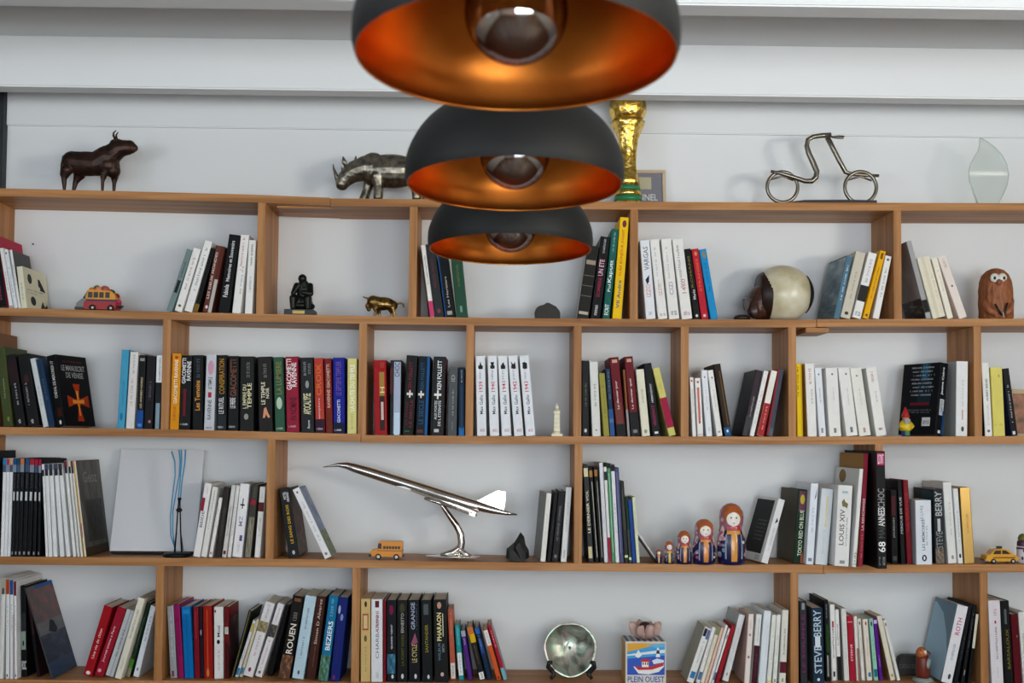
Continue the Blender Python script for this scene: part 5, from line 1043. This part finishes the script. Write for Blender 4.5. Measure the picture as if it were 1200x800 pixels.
# toy school bus
e, fr = fig('toy_school_bus', 'small orange toy school bus beside the aeroplane stand', 'toy vehicle', 453.5, 3, .03); g = fr[1]
ob = mat('d98a20',.35)
MB(fr).prism([(443.5,g-3.5),(471.5,g-3.5),(472,g-20),(470.5,g-21.2),(444.5,g-21),(442.8,g-16)], -7, 7).build('body', ob, e, .001)
MB(fr).prism([(434,g-3.5),(444,g-3.5),(444,g-12.5),(436,g-11),(434,g-9)], -5.5, 5.5).build('hood', ob, e, .001)
for k_ in range(6): MB(fr).pbox(449.5+k_*3.4,452.2+k_*3.4,g-15.8,g-12.6,-7.35,-7).build('window', mat('3a2c20',.3), e)
MB(fr).prism([(442.9,g-13),(447.5,g-12.5),(447.5,g-19),(444,g-19)], -7.4, -7).build('cab_window', mat('2c2420',.3), e)
MB(fr).pbox(443,472.2,g-10.8,g-10.2,-7.3,7.3).build('side_line', mat('302018',.4), e); MB(fr).pbox(432.5,436,g-6,g-3,-6.5,6.5).build('bumper', mat('202020',.4), e, .0005); MB(fr).pbox(471.5,473.5,g-6,g-3.5,-6.5,6.5).build('bumper', mat('202020',.4), e, .0005)
for xw in (444,465):
    for d in (-6.3,6.3):
        t_ = MB(fr).tube([(xw,g-3.4,d-1.4),(xw,g-3.4,d+1.4)], 3.4, 18).build('wheel', mat('161616',.6), e); MB(fr).tube([(xw,g-3.4,d-1.7),(xw,g-3.4,d+1.7)], 1.9, 14).build('hubcap', mat('d8d8d4',.4), t_)
# black rock
e, fr = fig('black_rock', 'jagged black rock standing on the third shelf', 'rock', 606.5, 3, .05); g = fr[1]
rr = random.Random(5); mb = MB(fr)
base = [(593,g-3),(594,g-14),(599,g-18),(603,g-22),(606,g-27),(609.5,g-33),(614,g-28),(616,g-19),(619,g-13),(619.5,g-4),(614,g),(598,g)]
vs=[];n=len(base)
for d_,sc_ in ((-9,.72),(-5,1),(4,1),(9,.75)):
    for (x,y) in base: vs.append(mb.q((606+(x-606)*sc_*(1+rr.uniform(-.06,.06)), min(g,g-14+(y-g+14)*sc_*(1+rr.uniform(-.06,.06))+ (4 if sc_<1 else 0)), d_+rr.uniform(-1.5,1.5))))
fs=[tuple(range(n))[::-1],tuple(range(3*n,4*n))]
for i in range(3):
    for j in range(n): fs.append((i*n+j,i*n+(j+1)%n,(i+1)*n+(j+1)%n,(i+1)*n+j))
mb.add(vs,fs,False); mb.build('rock_mass', mat('151613',.55,0,.4,90,.6), e)
# leaning white-edged frame behind the thin books
e, fr = fig('leaning_picture', 'thin white-edged dark frame leaning behind the thin albums', 'picture frame', 769, 3, .075); g = fr[1]
k = fr[2]; L_ = 42*k; e.rotation_euler = (0, math.radians(-35.5), 0)
MB().box(-.0045,-.0012,-.045,.05,.003,L_).build('backing', mat('4a3a38',.5), e); MB().box(-.0012,.0022,-.045,.05,.003,L_).build('frame_face', mat('d8d8d6',.4), e, .0005)
# nesting dolls
skin, hair = mat('eee4da',.35,coat=.4), mat('b05a20',.35,0,.25,250,coat=.4)
def doll(cx, top, wd_, label, apron, sb=.014):
    e, fr = fig('nesting_doll', label, 'nesting doll', cx, 3, sb, 'painted nesting dolls'); g = fr[1]; h = g-top; r = wd_/2
    P_ = [(.86,0),(.94,.03),(1,.16),(.99,.34),(.92,.48),(.84,.56),(.80,.62),(.82,.70),(.83,.78),(.76,.87),(.58,.945),(.3,.988),(.02,1)]
    def rad(v):
        for (a,b_),(c_,d_) in zip(P_,P_[1:]):
            if b_ <= v <= d_: return r*(a+(c_-a)*(v-b_)/(d_-b_))
        return r*.02
    MB(fr).lathe(cx, [(q*r, g-v*h) for q,v in P_ if v <= .56]+[(rad(.56),g-.56*h)], n=32).build('body', mat('15164a',.3,coat=.5), e)
    MB(fr).lathe(cx, [(rad(.56),g-.56*h)]+[(q*r, g-v*h) for q,v in P_ if v > .56], n=32).build('shawl', mat('a06478' if h > 20 else '8a3020',.3,coat=.5), e)
    def patch(name, v0, v1, a0, a1, m, off=.25, nu=8, nv=8, shape=None, parent=None):
        mb = MB(fr); vs=[]; fs=[]
        for i in range(nv+1):
            v = v0+(v1-v0)*i/nv; f_ = shape(i/nv) if shape else 1; R_ = rad(v)+off
            for j in range(nu+1):
                am = (a0+a1)/2; a = math.radians(am+((a0+(a1-a0)*j/nu)-am)*f_); vs.append(mb.q((cx+R_*math.sin(a), g-v*h, -R_*math.cos(a))))
        for i in range(nv):
            for j in range(nu): fs.append((i*(nu+1)+j,i*(nu+1)+j+1,(i+1)*(nu+1)+j+1,(i+1)*(nu+1)+j))
        return mb.add(vs,fs).build(name, m, parent or e)
    ov = lambda t: math.sqrt(max(.02,1-(2*t-1)**2))
    patch('hair', .70, .985, -56, 56, hair, .25, 12, 10, lambda t: .8+.3*t)
    fc = patch('face', .63, .86, -34, 34, skin, .5, 10, 10, ov)
    if h > 24:
        for a in (-12,12): patch('eye', .755, .785, a-4, a+4, mat('2c3440',.3), .7, 4, 4, ov, fc)
        patch('mouth', .675, .69, -6, 6, mat('b03848',.3), .7, 4, 3, ov, fc)
        patch('collar', .57, .64, -34, 34, mat('b01c28',.3,coat=.5), .35, 10, 4)
        for a in (-58,58): patch('sleeve', .44, .64, a-13, a+13, mat('dcc8bc',.3), .4, 5, 6, ov)
        for a in (-34,34): patch('ribbon', .1, .5, a-3.2, a+3.2, mat('98a4b4',.3), .3, 3, 6)
        rr = random.Random(int(cx))
        for i in range(22):
            s_ = rr.choice((-1,1)); a = s_*rr.uniform(42,86); v = rr.uniform(.1,.5); c_ = rr.choice(('d890a4','c05878','dcd4cc','7890a8','c8a0a8'))
            patch('flower', v, v+rr.uniform(.05,.085), a-9, a+9, mat(c_,.3), .35+.02*i, 5, 4, ov)
        for i in range(12):
            s_ = rr.choice((-1,1)); a = s_*rr.uniform(55,85); v = rr.uniform(.66,.86)
            patch('flower', v, v+.07, a-10, a+10, mat(rr.choice(('d8a0b0','c06880','c8b0b8')),.3), .35+.02*i, 5, 4, ov)
    else:
        patch('collar', .57, .64, -34, 34, mat('b01c28',.3,coat=.5), .3, 6, 3)
    patch('apron', .06, .56, -12, 12, mat(apron,.3,coat=.4), .4, 6, 6)
    patch('waistband', .5, .56, -32, 32, mat(apron,.3,coat=.4), .45, 8, 3)
    if 0: patch('basket', .4, .56, -60, -25, mat('c8c0a8',.4), .5, 6, 6, ov)
doll(771.7,643.5,7.4,'tiniest nesting doll, a yellow-orange one at the left of the five','d8a038')
doll(783.8,634,12.2,'second smallest nesting doll with yellow apron stripe','d8b020')
doll(801.4,621.6,18.2,'middle-sized nesting doll with orange apron between four others','d88830')
doll(825,608,27,'second largest nesting doll with orange apron and red collar','d8842c')
doll(857,589.5,33.4,'largest nesting doll, at the right of the five, beside tilted book','d8902c')
# toy taxi
e, fr = fig('toy_taxi', 'small yellow toy taxi at the right of the third shelf', 'toy vehicle', 1171, 3, .035); g = fr[1]
ty = mat('dfa018',.3,coat=.4)
MB(fr).prism([(1152,g-4),(1153,g-9.5),(1158,g-11),(1170,g-10.5),(1184,g-10.5),(1190,g-8.5),(1190.5,g-4),(1187,g-2.5),(1155,g-2.5)], -8, 8).build('body', ty, e, .0012)
MB(fr).prism([(1158,g-10.5),(1162.5,g-16),(1174,g-17),(1180,g-15.5),(1185,g-10.5)], -6.8, 6.8).build('cabin', ty, e, .001)
MB(fr).prism([(1160.6,g-11),(1163.4,g-15),(1170,g-15.6),(1170,g-11)], -7.1, -6.8).build('window', mat('3c2c24',.2), e); MB(fr).prism([(1171.5,g-11),(1171.5,g-15.6),(1176,g-15.2),(1181.5,g-11)], -7.1, -6.8).build('window', mat('3c2c24',.2), e)
MB(fr).pbox(1168.5,1174,g-19.5,g-16.8,-2,2).build('roof_sign', mat('202018',.4), e, .0004)
MB(fr).pbox(1160,1186,g-7.6,g-6.4,-8.2,-8).build('side_strip', mat('6a3010',.4), e)
for xw in (1160.5,1183.5):
    for d in (-7.4,7.4):
        t_ = MB(fr).tube([(xw,g-2.9,d-1.3),(xw,g-2.9,d+1.3)], 2.9, 16).build('wheel', mat('161616',.6), e); MB(fr).tube([(xw,g-2.9,d-1.6),(xw,g-2.9,d+1.6)], 1.4, 12).build('hubcap', mat('d0d0cc',.35), t_)
MB(fr).pbox(1150.8,1154,g-5,g-2.8,-7.5,7.5).build('bumper', mat('c0c0bc',.25,.8), e, .0004); MB(fr).pbox(1189,1191.6,g-5,g-2.8,-7.5,7.5).build('bumper', mat('c0c0bc',.25,.8), e, .0004)
# lacquered doll-like box at the frame edge
e, fr = fig('painted_figure', 'purple and white painted little figure at the right frame edge', 'figurine', 1199, 3, .03); g = fr[1]
MB(fr).lathe(1199, [(6.6,g),(7,g-4),(6.8,g-16),(6.2,g-20)], n=22).build('body', mat('c8c0c4',.35), e)
MB(fr).lathe(1199, [(6.4,g-20),(6.6,g-21),(6.2,g-25),(5.6,g-26)], n=22).build('collar', mat('4a1c3c',.35), e)
MB(fr).lathe(1199, [(5,g-26),(5.4,g-29),(3.6,g-33),(.3,g-34.5)], n=22).build('head', mat('5a5a24',.4), e)
for a,v in ((-.5,6),(.1,11),(.6,7),(-.2,15)): MB(fr).ell((1199+6.6*math.sin(a),g-v,-6.6*math.cos(a)),(1.8,.8,2.4),n=10,m=6).build('painted_leaf', mat('2a2830',.4), e)
MB(fr).lathe(1199, [(6.95,g-16.5),(6.95,g-18.5)], n=22).build('belt', mat('3a1830',.35), e)
# ---- row 4 ornaments
e, fr = fig('abalone_shell', 'iridescent abalone shell plate propped on a black stand', 'shell', 669, 4, .075); g = fr[1]
nac = bpy.data.materials.new('nacre'); nac.use_nodes = True; nt = nac.node_tree; pb = nt.nodes['Principled BSDF']
tc = nt.nodes.new('ShaderNodeTexCoord'); nz = nt.nodes.new('ShaderNodeTexNoise'); nz.inputs['Scale'].default_value = 16; nz.inputs['Detail'].default_value = 5; nz.inputs['Distortion'].default_value = 1.6
cr = nt.nodes.new('ShaderNodeValToRGB'); el = cr.color_ramp.elements
for _ in range(4): el.new(.5)
for i,(p_,h_) in enumerate(((.25,'4c5446'),(.38,'7c8878'),(.47,'b8aaa2'),(.54,'9cc0a4'),(.62,'d8d4cc'),(.75,'f2eee8'))): el[i].position = p_; el[i].color = lin(h_)+(1,)
nt.links.new(tc.outputs['Object'], nz.inputs['Vector']); nt.links.new(nz.outputs['Fac'], cr.inputs[0]); nt.links.new(cr.outputs[0], pb.inputs['Base Color'])
pb.inputs['Metallic'].default_value = .7; pb.inputs['Roughness'].default_value = .26
bp = nt.nodes.new('ShaderNodeBump'); bp.inputs['Strength'].default_value = .3; bp.inputs['Distance'].default_value = .004; nt.links.new(nz.outputs['Fac'], bp.inputs['Height']); nt.links.new(bp.outputs[0], pb.inputs['Normal'])
mb = MB(fr); vs=[]; fs=[]; nr, na = 12, 48; cy_ = g-33
for i in range(nr+1):
    q = i/nr
    for j in range(na):
        w = 2*math.pi*j/na; Rr = 30.5*(1+.02*math.sin(3*w)+.012*math.sin(7*w)); 
        x = 668+Rr*q*math.cos(w); z = Rr*.99*q*math.sin(w); d = 3+ (11*(1-q**2)) - 5
        vs.append(mb.q((x, cy_-z, d - z*-.22)))
for i in range(nr):
    for j in range(na): fs.append((i*na+j,i*na+(j+1)%na,(i+1)*na+(j+1)%na,(i+1)*na+j))
mb.add(vs,fs)
me = mb.build('shell_dish', nac, e); sm_ = me.modifiers.new('thickness','SOLIDIFY'); sm_.thickness = .0012; sm_.offset = 1
mb = MB(fr); mb.tube([(654,cy_+14,6),(662,cy_+2,9),(668,cy_-8,11),(672,cy_-14,11)], [1,1.6,1.4,.6], 8); mb.build('shell_ridge', nac, e)
blk = mat('131314',.4)
for s_ in (-1,1):
    x = 669
    mb = MB(fr); mb.tube([(x+s_*22,g-20,-8),(x+s_*26,g-19,-8),(x+s_*27,g-14,-7),(x+s_*22,g-9,-5),(x+s_*20,g-5,-6),(x+s_*24,g-1,-9)], [2,2.8,3,3.2,2.6,2], 10)
    mb.tube([(x+s_*21,g-8,-5),(x+s_*12,g-9,4),(x+s_*6,g-6,8),(x+s_*5,g-1.4,12)], [2.4,2.2,2,1.6], 10); mb.build('stand_leg', blk, e)
mb = MB(fr); mb.tube([(655,g-8,4),(683,g-8,4)], 2, 10); mb.tube([(663,g-7,6),(660,g-34,17)], [1.6,1.2], 8); mb.tube([(675,g-7,6),(678,g-34,17)], [1.6,1.2], 8); mb.build('stand_back', blk, e)
# printed box
e, fr = fig('postcard_box', 'square box printed with a red boat poster lettered PLEIN OUEST', 'box', 756, 4, .008); g = fr[1]; k = fr[2]
ztop = 752
x0,x1 = 733,780.5
MB(fr).pbox(x0,x1,ztop,g,0,38).build('box_body', mat('d8d4c8',.5), e, .0006)
MB(fr).pbox(x0-.25,x0,ztop+1,g-.6,.6,37).build('side_panel', mat('c89a50',.5), e)
for i in range(7):
    MB(fr).pbox(x0+1+i*6.8,x0+4.6+i*6.8,ztop-.2,ztop,.6,37).build('lid_stripe', mat('5a6078',.5), e)
# front print: coordinates in pixels over the front face
def pr(name, pts, c, lv): 
    mb = MB(fr); vs = [mb.q((x,y,-.15-.06*lv)) for x,y in pts]; mb.add(vs, [tuple(range(len(vs)))], False); return mb.build(name, mat(c,.5), e)
B0 = min(793.5, g-8)
pr('poster_field',[(735,754),(779,754),(779,B0-2),(735,B0-2)],'2350b8',1)
pr('poster_sky',[(735,754),(779,754),(779,766),(735,770)],'e2a428',2)
pr('poster_sky',[(735,764),(757,759),(779,755),(779,768),(735,772)],'3aa0d8',3)
pr('poster_cloud',[(757,756),(779,754),(779,758),(768,759)],'60b4e0',4)
pr('poster_wave',[(735,767),(760,763.5),(779,761),(779,765),(756,767),(735,768.6)],'e8ecf0',5)
pr('poster_sail',[(744,769),(748,761.5),(752,768),(748,771)],'f2f2ee',6)
pr('poster_hull',[(742,781),(752,782),(764,780.5),(778,776),(778,781),(772,787),(760,790),(748,789)],'f0eee8',6)
pr('poster_hull',[(742.5,780),(752,781.5),(764,780),(778,776),(777.5,780),(764,784.5),(748,785)],'c4202c',7)
pr('poster_cabin',[(752,775),(760,775),(760,781.5),(752,781.5)],'f4f0e8',8)
pr('poster_roof',[(750,775.5),(752,772),(761,772),(762.5,775.5)],'c4202c',9)
for xx in (753,755.6,758.2): pr('poster_window',[(xx,776),(xx+1.3,776),(xx+1.3,779),(xx,779)],'2a3444',9)
pr('poster_buoy',[(768.5,770),(770,759),(772,759),(773.5,770)],'f0f0ee',8); pr('poster_buoy',[(768.9,766),(769.5,762),(772.5,762),(773.1,766)],'18243c',9)
pr('poster_wave',[(764,774),(770,771.5),(778,773.5),(778,776),(766,778)],'dfe8f2',7)
flat_text('lettering','PLEIN OUEST', mat('2348a0',.5), e, fr, 735.5, 778.5, B0-.4, min(g-1.5,B0+6.4), -.4)
# pink petal bowl on the box
Xb = (756-fr[0])*k; e2 = empty('flower_bowl', e.location+Vector((Xb, 18*k, (g-ztop)*k+.0006)), 'pink ceramic flower bowl on top of the printed box', 'bowl')
p2 = proj(e2.location); f2 = (p2[0], p2[1], (e2.location-CAMP).dot(fwd)/F); G2 = p2[1]
pk = mat('c9a69c',.45,0,.12,40)
MB(f2).lathe(756, [(6,G2),(8,G2-1.5),(11,G2-5),(12.5,G2-8),(11.5,G2-8),(9,G2-4),(.2,G2-3)], n=26).build('bowl', pk, e2)
for j in range(8):
    w = j*math.pi/4+.25; mb = MB(f2)
    pts = [(756+7*math.cos(w),G2-2,7*math.sin(w)),(756+13*math.cos(w),G2-9,13*math.sin(w)),(756+16*math.cos(w),G2-15,16*math.sin(w)),(756+19.5*math.cos(w),G2-18+2*(j%2),19.5*math.sin(w))]
    mb.tube(pts, [3,5.5,5,1.6], 10, flat=.35 if abs(math.cos(w))>.5 else 1); mb.build('petal', pk, e2)
MB(f2).ell((756,G2-15,0),(7,7,4.5),n=16,m=8).build('dark_heart', mat('3a2a28',.4), e2)
# parrot figurine with dark lettered block
e, fr = fig('parrot_figurine', 'small red-brown parrot figurine on a grey stone foot', 'figurine', 1081, 4, .04); g = fr[1]
MB(fr).lathe(1081.5, [(11,g),(12,g-1.5),(10.5,g-4.5),(7,g-5)], n=22).build('foot', mat('8a948e',.5,0,.2), e)
MB(fr).lathe(1081.5, [(7,g-5),(8,g-8),(8,g-18),(7.4,g-26),(6.4,g-31)], n=24).build('body', mat('6a2418',.35,0,.2), e)
MB(fr).ell((1080,g-33,-1),(6.6,6,7.4),n=18,m=12).build('head', mat('b0602c',.4,0,.15), e)
MB(fr).ell((1082.5,g-35,-5.6),(2.6,1.6,2.4),n=12,m=8).build('face_patch', mat('e0d4c4',.4), e)
MB(fr).tube([(1084,g-36,-5),(1087.5,g-34,-7),(1086.5,g-31.5,-7.5)], [1.8,1.4,.4], 10).build('beak', mat('5a2430',.35), e)
MB(fr).ell((1085,g-21,-5),(3.6,3,7.5),rot=14,n=14,m=10).build('wing', mat('8a9690',.4,0,.15), e)
MB(fr).ell((1077.5,g-36.5,-5.4),(.9,.7,.9),n=8,m=6).build('eye', mat('141414',.2), e)
e, fr = fig('slate_block', 'dark rounded slate block with faint lettering behind the parrot figurine', 'block', 1064, 4, .13); g = fr[1]
MB(fr).prism([(1050,g),(1050.5,g-12),(1053,g-20),(1058,g-23.5),(1075,g-23.5),(1080,g-19),(1080.5,g)], -6, 6).build('slate', mat('2f302c',.6,0,.2,60,.2), e, .0012)
kk = fr[2]; decal('lettering', scrib_unit(8,2), mat('5a5a54',.6), e, Vector(((1052-fr[0])*kk,-6.1*kk,9*kk)), Vector((20*kk,0,0)), Vector((0,0,6*kk)), 0,1,0,1)

# seat every ornament exactly on its (slightly sloping) board
bpy.context.view_layer.update()
for e, row in FIGS:
    if 'tilted' in e: del e['tilted']
    elif abs(e.rotation_euler.y) < 1e-4:
        X = e.location.x; e.rotation_euler.y = -math.atan2(shelf_z(row, X+.04)-shelf_z(row, X-.04), .08)
bpy.context.view_layer.update()
moved = {}
for e, row in FIGS:
    lo = 9
    for c_ in e.children_recursive:
        for v in c_.data.vertices:
            w = c_.matrix_world @ v.co; lo = min(lo, w.z-shelf_z(row, w.x))
    e.location.z -= lo-.0004; moved[e] = lo
for o in bpy.data.objects:
    if o.name.startswith('flower_bowl'): o.location.z -= min(0, moved[[f for f,_ in FIGS if f.name.startswith('postcard_box')][0]])-.0008
